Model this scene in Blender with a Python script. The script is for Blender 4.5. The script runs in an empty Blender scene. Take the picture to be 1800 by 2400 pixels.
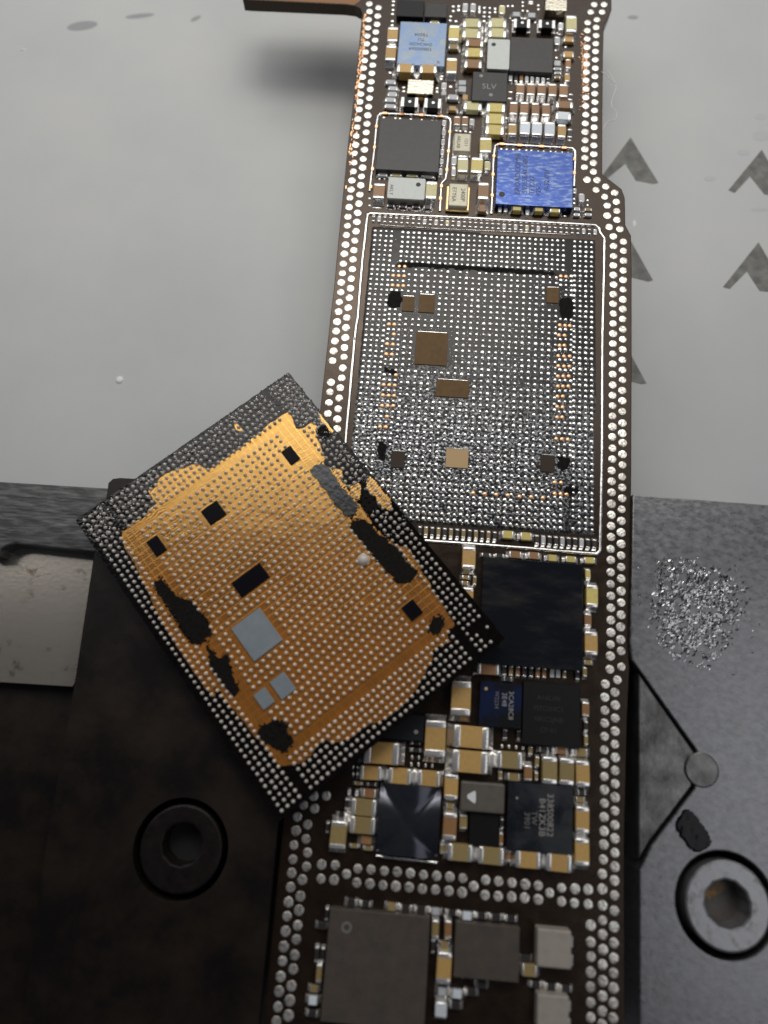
import bpy, bmesh, math, random
from mathutils import Vector, noise
random.seed(7)
# All lengths are millimetres (1 unit = 1 mm): a phone circuit board about 18 mm wide.
sc = bpy.context.scene
sc.unit_settings.system = 'METRIC'; sc.unit_settings.scale_length = 0.001; sc.unit_settings.length_unit = 'MILLIMETERS'
R = math.radians
# ---------------------------------------------------------------- camera
cam = bpy.data.cameras.new('camera'); cam_o = bpy.data.objects.new('camera', cam); sc.collection.objects.link(cam_o)
cam_o.location = (-3.3406, -20.2708, 39.4408); cam_o.rotation_euler = (0.272802, 0.0173172, 0.0764193)
cam.sensor_fit = 'AUTO'; cam.sensor_width = 36; cam.lens = 25.05; cam.clip_start = 0.5; cam.clip_end = 2000
cam.dof.use_dof = True; cam.dof.focus_distance = 43.5; cam.dof.aperture_fstop = 0.034
sc.camera = cam_o
# ---------------------------------------------------------------- world and lamps (indoor bench light)
w = bpy.data.worlds.new('World'); sc.world = w; w.use_nodes = True
bg = w.node_tree.nodes['Background']; bg.inputs[0].default_value = (0.75, 0.82, 1.0, 1); bg.inputs[1].default_value = 0.045
def lamp(name, loc, rz, sx, sy, radiance, col):      # flat panel facing down
    l = bpy.data.lights.new(name, 'AREA'); l.shape = 'RECTANGLE'; l.size = sx; l.size_y = sy
    l.energy = radiance*math.pi*sx*sy; l.color = col
    o = bpy.data.objects.new(name, l); sc.collection.objects.link(o); o.location = loc; o.rotation_euler = (0, 0, R(rz)); return o
lamp('bench_lamp', (-27, 97, 100), 8, 214, 150, 1.35, (1, 0.985, 0.96))
lamp('bench_lamp_arm', (77, -32, 100), 0, 70, 84, 0.8, (0.97, 0.98, 1.0))
lamp('led_cluster', (-4, 66, 97), 0, 50, 36, 4.5, (1, 0.95, 0.88))
sc.view_settings.view_transform = 'Standard'; sc.view_settings.look = 'None'; sc.view_settings.gamma = 1
sc.view_settings.exposure = 0.3
sc.cycles.use_denoising = True
sc.cycles.max_bounces = 6
CAPS=[(-6.89,25.237,0.756,1.345,0.45,'v','tan'),(-6.903,23.593,0.749,1.39,0.45,'v','tan'),(-2.619,25.657,0.754,1.45,0.4,'v','yellow'),(-2.58,24.577,0.752,0.444,0.25,'h','olive'),(-2.634,22.708,0.742,1.403,0.45,'v','tan'),(-1.409,26.55,1.323,0.8,0.45,'h','cream'),(-1.396,25.615,1.316,0.861,0.45,'h','cream'),(-1.143,24.846,1.258,0.683,0.4,'h','brown'),(-1.15,23.937,1.278,0.811,0.45,'h','yellow'),(-1.174,22.942,1.244,0.769,0.45,'h','brown'),(-5.782,22.052,1.213,0.796,0.7,'h','tan'),(-4.226,22.059,1.21,0.762,0.7,'h','tan'),(-6.736,21.308,0.743,0.398,0.2,'h','grey'),(-6.537,20.773,0.688,0.363,0.2,'h','grey'),(-6.554,20.278,0.686,0.426,0.2,'h','grey'),(-6.651,19.798,0.79,0.391,0.2,'h','grey'),(-6.624,19.262,0.814,0.357,0.2,'h','grey'),(-3.067,21.121,0.369,0.626,0.25,'v','grey'),(-3.046,20.549,0.342,0.426,0.2,'v','grey'),(-1.83,21.49,0.66,0.429,0.25,'h','grey'),(-1.805,20.947,0.658,0.525,0.25,'h','grey'),(-2.401,20.224,0.761,0.456,0.25,'h','grey'),(-2.393,19.283,0.574,0.387,0.25,'h','tan'),(-1.576,20.256,0.367,0.554,0.25,'v','tan'),(-1.044,19.421,1.274,0.74,0.4,'h','cream'),(-1.937,28.154,0.383,0.852,0.25,'v','grey'),(-1.378,28.185,0.41,0.852,0.25,'v','grey'),(-4.024,26.809,0.709,0.316,0.2,'h','cream'),(0.673,28.059,0.436,0.848,0.3,'v','cream'),(0.373,26.667,1.294,0.834,0.45,'h','cream'),(0.403,25.768,1.288,0.826,0.45,'h','cream'),(1.696,27.753,0.652,0.423,0.25,'h','grey'),(2.77,27.724,0.678,0.457,0.25,'h','grey'),(5.507,26.764,0.749,1.523,0.55,'v','cream'),(4.827,26.781,0.35,0.695,0.3,'v','pale'),(4.599,25.457,0.401,0.754,0.3,'v','grey'),(5.397,25.697,0.749,0.481,0.25,'h','tan'),(5.381,24.309,0.77,0.541,0.3,'h','tan'),(4.642,23.603,0.557,0.471,0.2,'h','grey'),(5.372,23.539,0.397,0.839,0.25,'v','brown'),(4.647,23.116,0.555,0.234,0.2,'h','grey'),(4.677,22.758,0.501,0.22,0.2,'h','grey'),(4.655,22.4,0.448,0.265,0.2,'h','olive'),(5.304,22.297,0.368,0.728,0.3,'v','tan'),(2.105,20.966,0.574,0.979,0.45,'v','brown'),(2.834,20.992,0.573,1.076,0.45,'v','brown'),(3.55,21.017,0.599,1.043,0.45,'v','brown'),(4.291,21.028,0.573,1.108,0.45,'v','brown'),(5.032,21.022,0.598,1.14,0.45,'v','brown'),(1.707,19.33,0.569,1.134,0.45,'v','brown'),(2.417,19.372,0.594,1.134,0.45,'v','brown'),(3.166,19.352,0.542,1.133,0.45,'v','brown'),(3.875,19.346,0.568,1.1,0.45,'v','brown'),(5.107,19.829,1.188,0.61,0.45,'h','brown'),(5.049,18.964,1.081,0.669,0.4,'h','pale'),(0.515,19.35,1.295,0.834,0.45,'h','yellow'),(0.497,18.389,1.288,0.857,0.45,'h','yellow'),(0.502,17.488,1.282,0.817,0.45,'h','yellow'),(1.677,17.606,0.564,0.974,0.45,'v','tan'),(2.498,17.701,0.691,1.1,0.5,'v','pale'),(3.291,17.701,0.69,1.13,0.5,'v','pale'),(4.133,17.72,0.689,1.193,0.5,'v','pale'),(4.947,17.66,0.561,1.129,0.45,'v','tan'),(-0.053,16.22,0.79,1.271,0.45,'v','yellow'),(0.137,14.719,0.405,0.733,0.3,'v','cream'),(5.54,17.731,0.359,0.724,0.2,'v','dark'),(-2.033,18.162,0.466,0.763,0.35,'v','brown'),(-1.503,18.178,0.439,0.795,0.35,'v','brown'),(-1.029,18.224,0.337,0.573,0.25,'v','grey'),(-2.886,18.067,0.286,0.51,0.2,'v','grey'),(-2.871,17.305,0.284,0.505,0.2,'v','grey'),(-2.883,16.517,0.257,0.501,0.2,'v','grey'),(-2.883,15.72,0.241,0.528,0.2,'v','grey'),(-2.884,14.947,0.255,0.461,0.2,'v','grey'),(-2.916,14.132,0.254,0.549,0.2,'v','grey'),(-1.487,14.503,0.707,1.217,0.5,'v','cream'),(-0.566,14.529,0.782,1.277,0.5,'v','yellow'),(-5.824,13.801,0.814,0.487,0.2,'h','cream'),(-4.767,13.805,0.788,0.426,0.2,'h','cream'),(-6.826,12.181,0.778,1.223,0.45,'v','brown'),(-3.44,12.451,0.751,1.4,0.45,'v','cream'),(-0.069,12.558,0.723,1.336,0.5,'v','brown'),(-0.075,11.39,0.572,0.558,0.3,'h','brown'),(-2.074,14.997,0.357,0.737,0.25,'v','grey'),(-2.055,14.11,0.304,0.669,0.25,'v','grey'),(2.141,11.478,0.668,0.44,0.4,'h','yellow'),(3.55,11.493,0.667,0.41,0.4,'h','yellow'),(4.586,11.47,0.716,0.409,0.4,'h','yellow'),(1.081,11.44,0.224,0.412,0.2,'v','grey'),(1.453,11.463,0.224,0.412,0.2,'v','grey'),(2.858,11.404,0.248,0.528,0.2,'v','grey'),(5.881,13.164,0.225,0.418,0.2,'v','grey'),(6.306,12.586,0.372,0.681,0.3,'v','grey'),(6.041,11.811,0.421,0.265,0.18,'h','grey'),(6.758,11.812,0.471,0.235,0.18,'h','olive'),(6.018,11.384,0.42,0.234,0.18,'h','grey'),(6.758,11.43,0.47,0.234,0.18,'h','grey'),(-6.71,13.716,0.662,0.366,0.2,'h','grey'),(-3.724,13.808,0.888,0.304,0.2,'h','grey'),(-5.996,11.308,0.502,0.266,0.2,'h','dark'),(-5.205,11.307,0.526,0.284,0.2,'h','dark'),(-4.353,11.336,0.526,0.296,0.2,'h','dark'),(-3.613,11.323,0.55,0.295,0.2,'h','dark'),(0.082,-11.748,0.755,1.304,0.45,'v','tan'),(0.081,-14.019,0.687,1.247,0.45,'v','tan'),(-0.034,-12.81,0.44,0.232,0.22,'h','olive'),(-0.057,-13.131,0.399,0.231,0.22,'h','olive'),(0.478,-12.976,0.194,0.52,0.22,'v','olive'),(1.052,-11.451,0.518,0.236,0.18,'h','dark'),(1.8,-11.438,0.495,0.236,0.18,'h','dark'),(2.67,-11.342,0.746,0.412,0.3,'h','brown'),(3.7,-11.326,0.687,0.411,0.3,'h','brown'),(4.744,-11.382,0.6,0.381,0.3,'h','yellow'),(5.756,-11.381,0.628,0.352,0.3,'h','yellow'),(6.795,-11.364,0.656,0.351,0.3,'h','yellow'),(6.714,-12.147,0.295,0.58,0.25,'v','yellow'),(6.894,-13.388,0.644,1.277,0.45,'v','yellow'),(6.701,-14.691,0.401,0.728,0.3,'v','brown'),(6.84,-15.957,0.699,1.288,0.45,'v','tan'),(6.729,-16.965,0.467,0.261,0.22,'h','olive'),(6.556,-17.484,0.23,0.513,0.22,'v','olive'),(1.372,-17.67,1.208,0.727,0.4,'h','brown'),(2.269,-17.726,0.22,0.567,0.2,'v','dark'),(2.621,-17.72,0.22,0.567,0.2,'v','olive'),(2.984,-17.714,0.22,0.567,0.2,'v','brown'),(3.335,-17.709,0.22,0.567,0.2,'v','dark'),(3.698,-17.703,0.22,0.567,0.2,'v','dark'),(4.055,-17.697,0.22,0.567,0.2,'v','brown'),(4.395,-17.691,0.22,0.566,0.2,'v','brown'),(5.476,-17.681,0.192,0.42,0.2,'v','olive'),(6.166,-17.674,0.203,0.512,0.2,'v','dark'),(2.466,-18.151,0.456,0.258,0.2,'h','dark'),(-0.019,-19.339,1.052,1.779,0.7,'v','tan'),(0.599,-21.257,1.845,1.119,0.7,'h','tan'),(0.591,-22.477,1.844,1.114,0.7,'h','tan'),(-1.248,-21.476,1.091,1.829,0.7,'v','tan'),(2.413,-20.991,0.226,0.49,0.2,'v','dark'),(3.12,-20.989,0.21,0.49,0.2,'v','dark'),(6.574,-19.409,0.399,0.785,0.35,'v','brown'),(6.626,-20.266,0.21,0.519,0.2,'v','dark'),(6.631,-20.962,0.198,0.514,0.2,'v','olive'),(3.753,-21.71,0.208,0.433,0.2,'v','olive'),(4.426,-21.579,0.47,0.28,0.25,'h','dark'),(5.322,-21.558,0.676,0.382,0.3,'h','brown'),(6.347,-21.593,0.718,0.406,0.3,'h','olive'),(2.641,-22.248,1.323,0.854,0.5,'h','olive'),(3.636,-22.809,0.433,0.8,0.35,'v','brown'),(4.107,-22.229,0.213,0.506,0.2,'v','olive'),(4.083,-22.949,0.18,0.425,0.2,'v','olive'),(2.232,-23.043,0.212,0.426,0.2,'v','olive'),(2.898,-23.07,0.671,0.399,0.3,'h','olive'),(4.711,-22.588,0.773,1.347,0.5,'v','olive'),(5.582,-22.583,0.762,1.321,0.5,'v','olive'),(6.394,-22.619,0.708,1.269,0.5,'v','tan'),(-0.291,-23.774,0.709,1.233,0.5,'v','tan'),(-3.979,-22.4,1.831,1.108,0.7,'h','tan'),(-2.232,-21.792,0.474,0.18,0.18,'h','dark'),(-2.201,-22.147,0.511,0.204,0.18,'h','dark'),(-4.463,-23.423,1.141,0.725,0.45,'h','tan'),(-2.953,-23.468,1.175,0.797,0.45,'h','tan'),(-1.448,-23.467,1.162,0.78,0.45,'h','tan'),(-5.087,-23.999,0.41,0.185,0.2,'h','olive'),(-4.372,-23.993,0.452,0.214,0.2,'h','dark'),(-4.46,-24.436,0.725,0.445,0.3,'h','brown'),(-4.687,-25.105,1.294,0.828,0.5,'h','olive'),(-4.667,-25.953,1.286,0.818,0.5,'h','olive'),(-5.854,-26.492,0.831,1.315,0.5,'v','olive'),(-4.428,-26.638,0.677,0.431,0.3,'h','brown'),(-5.012,-26.982,0.453,0.205,0.2,'h','olive'),(-4.301,-27.023,0.458,0.248,0.2,'h','olive'),(-5.503,-24.468,0.175,0.248,0.15,'v','grey'),(-5.587,-25.042,0.185,0.492,0.18,'v','dark'),(-5.805,-25.564,0.448,0.269,0.18,'h','dark'),(-6.454,-26.237,0.184,0.485,0.18,'v','dark'),(-5.104,-24.496,0.186,0.273,0.18,'v','grey'),(-0.269,-25.642,0.7,1.272,0.5,'v','brown'),(-0.294,-24.709,0.457,0.279,0.25,'h','olive'),(0.417,-25.41,0.401,0.726,0.3,'v','olive'),(-0.601,-26.746,0.192,0.452,0.2,'v','olive'),(0.313,-26.823,1.242,0.801,0.5,'h','olive'),(2.378,-25.353,0.193,0.46,0.2,'v','dark'),(2.367,-26.071,0.208,0.584,0.2,'v','brown'),(1.862,-26.852,1.265,0.822,0.5,'h','olive'),(2.76,-26.825,0.206,0.544,0.25,'v','brown'),(3.698,-26.858,1.236,0.844,0.5,'h','tan'),(5.233,-26.888,1.248,0.865,0.5,'h','tan'),(6.384,-24.826,0.692,1.277,0.5,'v','tan'),(6.367,-26.316,0.725,1.3,0.5,'v','tan'),(6.405,-23.554,0.441,0.277,0.2,'h','dark'),(6.34,-23.892,0.466,0.271,0.2,'h','olive'),(-2.938,-29.589,0.491,0.374,0.25,'h','olive'),(-2.232,-29.623,0.475,0.336,0.25,'h','dark'),(-1.472,-29.617,0.501,0.35,0.25,'h','dark'),(-0.746,-29.616,0.49,0.301,0.25,'h','grey'),(-0.727,-30.37,0.364,0.825,0.35,'v','olive'),(-0.1,-30.343,0.353,0.824,0.35,'v','brown'),(-0.22,-31.098,0.494,0.42,0.25,'h','olive'),(-0.223,-31.963,0.711,1.349,0.5,'v','tan'),(-0.24,-33.042,0.477,0.326,0.25,'h','grey'),(-0.266,-33.766,0.564,0.691,0.4,'v','pale'),(-4.952,-29.577,0.499,0.41,0.2,'h','dark'),(-4.22,-29.586,0.509,0.304,0.2,'h','dark'),(-6.303,-30.707,0.501,0.333,0.2,'h','dark'),(-6.421,-31.969,0.222,0.7,0.2,'v','dark'),(-6.125,-31.956,0.211,0.629,0.2,'v','dark'),(-6.22,-32.746,0.283,0.804,0.3,'v','olive'),(-6.403,-33.447,0.454,0.319,0.2,'h','olive'),(-6.401,-33.919,0.513,0.37,0.3,'h','pale'),(-6.392,-34.49,0.538,0.314,0.2,'h','dark'),(-6.101,-30.176,0.187,0.551,0.2,'v','dark'),(-0.795,-31.163,0.184,0.599,0.2,'v','dark'),(0.8,-29.689,0.541,0.357,0.3,'h','pale'),(0.065,-29.625,0.516,0.273,0.2,'h','dark'),(1.515,-29.644,0.52,0.315,0.2,'h','dark'),(2.229,-29.658,0.514,0.334,0.2,'h','dark'),(2.97,-29.653,0.546,0.319,0.2,'h','dark'),(0.937,-32.283,0.521,0.298,0.2,'h','dark'),(1.631,-32.306,0.51,0.275,0.2,'h','dark'),(1.648,-32.625,0.519,0.319,0.2,'h','dark'),(4.233,-32.39,0.544,0.319,0.2,'h','dark'),(4.973,-32.443,0.543,0.318,0.2,'h','dark'),(5.674,-32.454,0.553,0.318,0.2,'h','dark'),(3.888,-31.776,0.762,0.55,0.35,'h','olive'),(3.731,-31.326,0.522,0.325,0.2,'h','dark'),(0.475,-33.08,0.553,0.37,0.3,'h','pale'),(1.18,-32.96,0.528,0.363,0.2,'h','dark'),(0.443,-33.576,0.526,0.382,0.2,'h','dark'),(-7.049,10.294,0.232,0.438,0.12,'v','dark'),(-6.679,10.292,0.232,0.438,0.12,'v','grey'),(-6.309,10.289,0.232,0.438,0.12,'v','dark'),(-5.94,10.286,0.232,0.437,0.12,'v','dark'),(-5.571,10.283,0.232,0.437,0.12,'v','dark'),(-5.202,10.28,0.232,0.437,0.12,'v','dark'),(-4.833,10.277,0.232,0.437,0.12,'v','dark'),(-4.464,10.275,0.232,0.437,0.12,'v','dark'),(-4.096,10.272,0.231,0.436,0.12,'v','dark'),(-3.728,10.269,0.231,0.436,0.12,'v','grey'),(-3.36,10.266,0.231,0.436,0.12,'v','dark'),(-2.992,10.263,0.231,0.436,0.12,'v','grey'),(-2.625,10.261,0.231,0.436,0.12,'v','dark'),(-2.258,10.258,0.231,0.435,0.12,'v','cream'),(-1.891,10.255,0.231,0.435,0.12,'v','dark'),(-1.524,10.252,0.231,0.435,0.12,'v','grey'),(-1.158,10.249,0.231,0.435,0.12,'v','dark'),(-0.791,10.246,0.23,0.435,0.12,'v','dark'),(-0.425,10.244,0.23,0.434,0.12,'v','dark'),(-0.059,10.241,0.23,0.434,0.12,'v','dark'),(0.306,10.238,0.23,0.434,0.12,'v','dark'),(0.671,10.235,0.23,0.434,0.12,'v','dark'),(1.037,10.232,0.23,0.434,0.12,'v','dark'),(1.401,10.23,0.23,0.434,0.12,'v','grey'),(1.766,10.227,0.23,0.433,0.12,'v','dark'),(2.131,10.224,0.23,0.433,0.12,'v','grey'),(2.495,10.221,0.23,0.433,0.12,'v','dark'),(2.859,10.218,0.229,0.433,0.12,'v','cream'),(3.222,10.216,0.229,0.433,0.12,'v','dark'),(3.586,10.213,0.229,0.433,0.12,'v','grey'),(3.949,10.21,0.229,0.432,0.12,'v','dark'),(4.312,10.207,0.229,0.432,0.12,'v','dark'),(4.675,10.205,0.229,0.432,0.12,'v','dark'),(5.038,10.202,0.229,0.432,0.12,'v','dark'),(5.4,10.199,0.229,0.432,0.12,'v','dark'),(5.762,10.196,0.229,0.432,0.12,'v','dark'),(6.124,10.193,0.228,0.432,0.12,'v','dark'),(6.486,10.191,0.228,0.431,0.12,'v','grey'),(6.847,10.188,0.228,0.431,0.12,'v','dark'),(7.209,10.185,0.228,0.431,0.12,'v','grey'),(-2.75,-10.326,0.218,0.524,0.2,'v','dark'),(-2.395,-10.327,0.218,0.524,0.2,'v','olive'),(-2.04,-10.328,0.217,0.523,0.2,'v','dark'),(-1.685,-10.329,0.217,0.523,0.2,'v','olive'),(-1.331,-10.329,0.217,0.523,0.2,'v','dark'),(-0.976,-10.33,0.217,0.523,0.2,'v','olive'),(-0.622,-10.331,0.217,0.523,0.2,'v','dark'),(-0.269,-10.331,0.217,0.522,0.2,'v','olive'),(0.085,-10.332,0.217,0.522,0.2,'v','dark'),(0.438,-10.333,0.217,0.522,0.2,'v','olive'),(0.791,-10.334,0.217,0.522,0.2,'v','dark'),(1.144,-10.334,0.217,0.521,0.2,'v','olive'),(1.497,-10.335,0.216,0.521,0.2,'v','dark'),(3.876,-10.373,0.24,0.544,0.2,'v','dark'),(4.234,-10.375,0.239,0.544,0.2,'v','grey'),(4.592,-10.376,0.239,0.544,0.2,'v','dark'),(4.949,-10.378,0.239,0.544,0.2,'v','dark'),(5.306,-10.379,0.239,0.543,0.2,'v','grey'),(5.663,-10.381,0.239,0.543,0.2,'v','dark'),(6.02,-10.382,0.239,0.543,0.2,'v','dark'),(6.376,-10.384,0.239,0.543,0.2,'v','grey'),(6.733,-10.385,0.239,0.543,0.2,'v','dark'),(7.089,-10.387,0.239,0.542,0.2,'v','dark'),(2.216,-10.213,0.698,0.457,0.3,'h','yellow'),(3.247,-10.24,0.697,0.456,0.3,'h','yellow'),(1.457,22.165,0.254,0.631,0.2,'v','grey'),(1.827,22.147,0.253,0.604,0.2,'v','dark'),(2.197,22.128,0.253,0.577,0.2,'v','brown'),(2.566,22.11,0.253,0.55,0.2,'v','grey'),(2.936,22.092,0.253,0.523,0.2,'v','grey'),(3.305,22.073,0.253,0.497,0.2,'v','grey'),(3.689,22.056,0.253,0.47,0.2,'v','grey'),(4.042,22.037,0.253,0.443,0.2,'v','dark')]
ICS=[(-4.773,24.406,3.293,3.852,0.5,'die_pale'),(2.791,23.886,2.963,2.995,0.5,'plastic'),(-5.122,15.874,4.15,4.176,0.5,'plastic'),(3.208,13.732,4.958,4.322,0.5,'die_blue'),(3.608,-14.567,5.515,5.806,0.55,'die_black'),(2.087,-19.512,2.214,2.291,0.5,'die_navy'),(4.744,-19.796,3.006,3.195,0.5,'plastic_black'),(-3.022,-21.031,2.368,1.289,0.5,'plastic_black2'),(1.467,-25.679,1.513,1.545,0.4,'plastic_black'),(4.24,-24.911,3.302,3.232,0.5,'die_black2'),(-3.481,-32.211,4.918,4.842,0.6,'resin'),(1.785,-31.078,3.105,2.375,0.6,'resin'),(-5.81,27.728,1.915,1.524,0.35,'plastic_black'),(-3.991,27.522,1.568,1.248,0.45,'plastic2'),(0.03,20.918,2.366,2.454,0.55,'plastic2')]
LID=[-2.357, -25.534, 3.092, 3.346]
OSC=[(0.524, 23.701, 1.518, 2.608, 0.6), (-5.054, 12.344, 2.424, 1.636, 0.6)]
XTAL=[(-1.609, 16.288, 1.148, 1.478, 0.5), (-1.669, 12.147, 1.28, 1.776, 0.5)]
FOIL=[(-4.658, 20.593, 1.78, 1.208, 0.6), (4.42, 28.495, 1.54, 1.34, 0.6)]
DIODE=[(-5.322, 19.374, 1.173, 0.839, 0.5), (-3.744, 19.37, 1.145, 0.838, 0.5), (2.075, 26.65, 1.156, 0.798, 0.5), (3.819, 26.678, 1.153, 0.728, 0.5)]
INDUCT=[(1.297, -24.14, 2.221, 1.427, 0.7), (4.989, -30.661, 1.638, 1.659, 0.7), (4.967, -33.361, 1.493, 1.523, 0.7)]
WHITEPAD=[[4.847, -17.656, 0.221, 0.461], [5.172, -17.645, 0.232, 0.455]]
DOTS=[[-7.092,28.728,0.305,0.259],[-7.094,28.369,0.304,0.258],[-7.073,27.94,0.304,0.257],[-7.073,27.561,0.303,0.256],[-7.042,26.91,0.302,0.254],[-7.03,26.523,0.301,0.253],[-2.786,28.498,0.287,0.272],[-2.765,28.071,0.286,0.271],[-2.932,27.564,0.285,0.269],[-2.94,27.195,0.285,0.268],[-2.527,27.147,0.284,0.268],[-0.556,28.514,0.286,0.271],[-0.54,28.087,0.285,0.27],[-0.552,27.696,0.285,0.269],[-0.536,27.272,0.284,0.268],[-6.839,23.042,0.28,0.257],[-6.865,22.297,0.279,0.255],[-5.815,21.087,0.276,0.252],[-5.792,20.757,0.276,0.251],[-3.233,22.506,0.278,0.255],[-3.244,22.204,0.277,0.254],[-3.284,21.967,0.277,0.254],[-2.612,21.34,0.276,0.252],[-2.403,28.555,0.264,0.343],[-2.386,28.199,0.264,0.342],[-0.916,28.565,0.264,0.343],[-0.902,28.209,0.263,0.342],[-3.532,21.154,0.255,0.317],[-3.515,20.857,0.254,0.316],[-0.564,28.478,0.231,0.257],[-0.18,28.499,0.231,0.257],[-0.547,28.051,0.23,0.256],[-0.164,28.072,0.23,0.256],[-0.561,27.695,0.23,0.255],[-0.178,27.695,0.23,0.255],[-0.555,27.271,0.229,0.254],[1.103,28.748,0.231,0.257],[1.432,28.766,0.231,0.257],[2.152,29.164,0.231,0.258],[2.161,28.806,0.23,0.257],[2.171,28.379,0.23,0.256],[2.511,28.362,0.23,0.256],[3.266,28.939,0.23,0.257],[3.273,28.561,0.23,0.256],[4.662,26.477,0.227,0.25],[4.798,26.381,0.227,0.25],[4.596,25.127,0.225,0.247],[4.545,24.918,0.225,0.246],[5.238,25.266,0.225,0.247],[4.596,24.274,0.224,0.244],[1.327,27.658,0.229,0.254],[1.496,27.442,0.229,0.254],[2.09,27.701,0.229,0.254],[2.335,27.679,0.229,0.254],[3.077,27.368,0.228,0.253],[5.899,27.28,0.228,0.252],[0.205,28.484,0.242,0.356],[0.216,28.164,0.241,0.355],[-0.919,28.422,0.242,0.357],[-0.906,28.102,0.241,0.355],[1.515,21.105,0.422,0.171],[1.478,20.558,0.42,0.17],[5.612,21.128,0.42,0.17],[5.563,20.7,0.419,0.17],[2.739,29.232,0.44,0.186],[2.743,29.053,0.439,0.186],[-7.435,11.887,0.228,0.204],[-7.391,11.351,0.227,0.202],[-2.777,11.342,0.226,0.201],[-5.555,11.466,0.227,0.202],[-4.79,11.347,0.226,0.202],[-6.9,13.481,0.23,0.207],[-6.57,13.514,0.23,0.207],[-7.0,18.448,0.236,0.219],[-6.209,18.431,0.236,0.219],[-5.895,18.437,0.236,0.219],[-5.159,18.429,0.236,0.219],[-4.424,18.408,0.235,0.218],[-3.689,18.387,0.235,0.218],[-3.427,18.371,0.235,0.218],[-2.033,17.655,0.234,0.216],[-1.772,17.639,0.234,0.216],[-1.408,17.629,0.233,0.216],[-1.095,17.584,0.233,0.216],[-2.068,11.221,0.651,0.142],[-1.218,11.263,0.651,0.142],[-6.899,11.203,0.655,0.143],[-5.988,11.171,0.654,0.142],[-5.18,11.162,0.653,0.142],[-4.324,11.157,0.653,0.142],[-3.569,11.145,0.652,0.142],[1.035,16.338,0.216,0.25],[1.395,16.335,0.216,0.25],[1.831,16.337,0.216,0.249],[2.242,16.324,0.215,0.249],[2.703,16.327,0.215,0.249],[3.036,16.322,0.215,0.249],[3.497,16.307,0.215,0.249],[3.855,16.31,0.215,0.249],[4.315,16.319,0.215,0.249],[4.647,16.308,0.215,0.249],[5.081,16.303,0.215,0.249],[5.464,16.283,0.214,0.249],[5.889,12.687,0.21,0.238],[5.891,12.359,0.21,0.238],[6.762,12.64,0.21,0.238],[6.762,12.266,0.209,0.237],[5.297,11.76,0.209,0.236],[5.301,11.348,0.209,0.235],[5.579,18.206,0.335,0.165],[5.557,17.635,0.334,0.164],[5.559,17.32,0.334,0.163],[1.292,18.877,0.338,0.167],[1.305,17.601,0.336,0.165],[2.292,-21.614,0.162,0.247],[2.658,-21.611,0.161,0.247],[3.028,-21.608,0.161,0.246],[3.394,-21.606,0.161,0.246],[-2.375,-22.518,0.151,0.245],[-2.015,-22.5,0.151,0.245],[-2.389,-22.876,0.15,0.244],[-2.015,-22.847,0.15,0.244],[-1.653,-22.87,0.15,0.244],[-1.304,-22.868,0.15,0.243],[-5.424,-23.239,0.151,0.244],[-5.393,-23.592,0.15,0.242],[-0.095,-29.651,0.182,0.288]]
FENCES=[([(-7.482,12.442),(-7.452,14.275),(-7.427,15.895),(-7.448,17.798),(-7.426,18.507),(-7.26,18.744),(-5.077,18.776),(-2.711,18.71),(-2.493,18.543),(-2.452,18.256),(-2.469,16.07),(-2.503,14.271),(-2.549,13.687),(-2.81,13.337),(-2.801,12.252),(-2.792,11.18)],0.17),([(0.555,11.183),(0.555,12.58),(0.55,14.153),(0.547,15.692),(0.605,16.537),(0.769,16.692),(3.058,16.686),(5.747,16.661),(5.926,16.454),(5.938,16.082),(5.864,13.631)],0.19),([(-7.506,1.471),(-7.509,2.439),(-7.453,3.054),(-7.477,4.288),(-7.496,5.794),(-7.514,7.327),(-7.496,8.106),(-7.488,9.023),(-7.48,9.95),(-7.479,10.618),(-7.288,10.731),(-0.855,10.781),(3.207,10.758),(7.242,10.748),(7.509,10.514),(7.53,10.24),(7.823,9.8),(7.782,7.8),(7.713,5.285),(7.643,2.484),(7.578,-4.813),(7.531,-6.968),(7.481,-9.064),(7.439,-10.702),(7.252,-10.917),(5.027,-10.902),(3.554,-10.867),(0.102,-10.844),(-2.461,-10.849),(-5.024,-10.823),(-7.5,-10.75),(-7.474,-8.188),(-7.456,-5.31),(-7.474,-4.253),(-7.476,-3.068),(-7.484,-2.095),(-7.507,-0.645),(-7.504,0.537),(-7.523,1.673)],0.2),([(-3.885,-27.331),(-0.804,-27.405)],0.2)]
COPPERBITS=[(-6.943,18.743),(-5.811,18.745),(-4.47,18.735),(-3.157,18.716),(-7.449,17.605),(-7.438,15.894),(-7.427,14.153),(-7.43,12.748),(-2.479,17.456),(-2.485,15.881),(-2.51,14.393),(-2.796,13.095),(-2.809,12.131),(1.027,16.676),(2.237,16.655),(3.674,16.648),(5.185,16.627),(0.548,15.661),(0.548,14.214),(0.545,12.58),(5.879,15.768),(5.869,14.663),(-2.814,-27.337),(-1.666,-27.341)]
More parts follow.
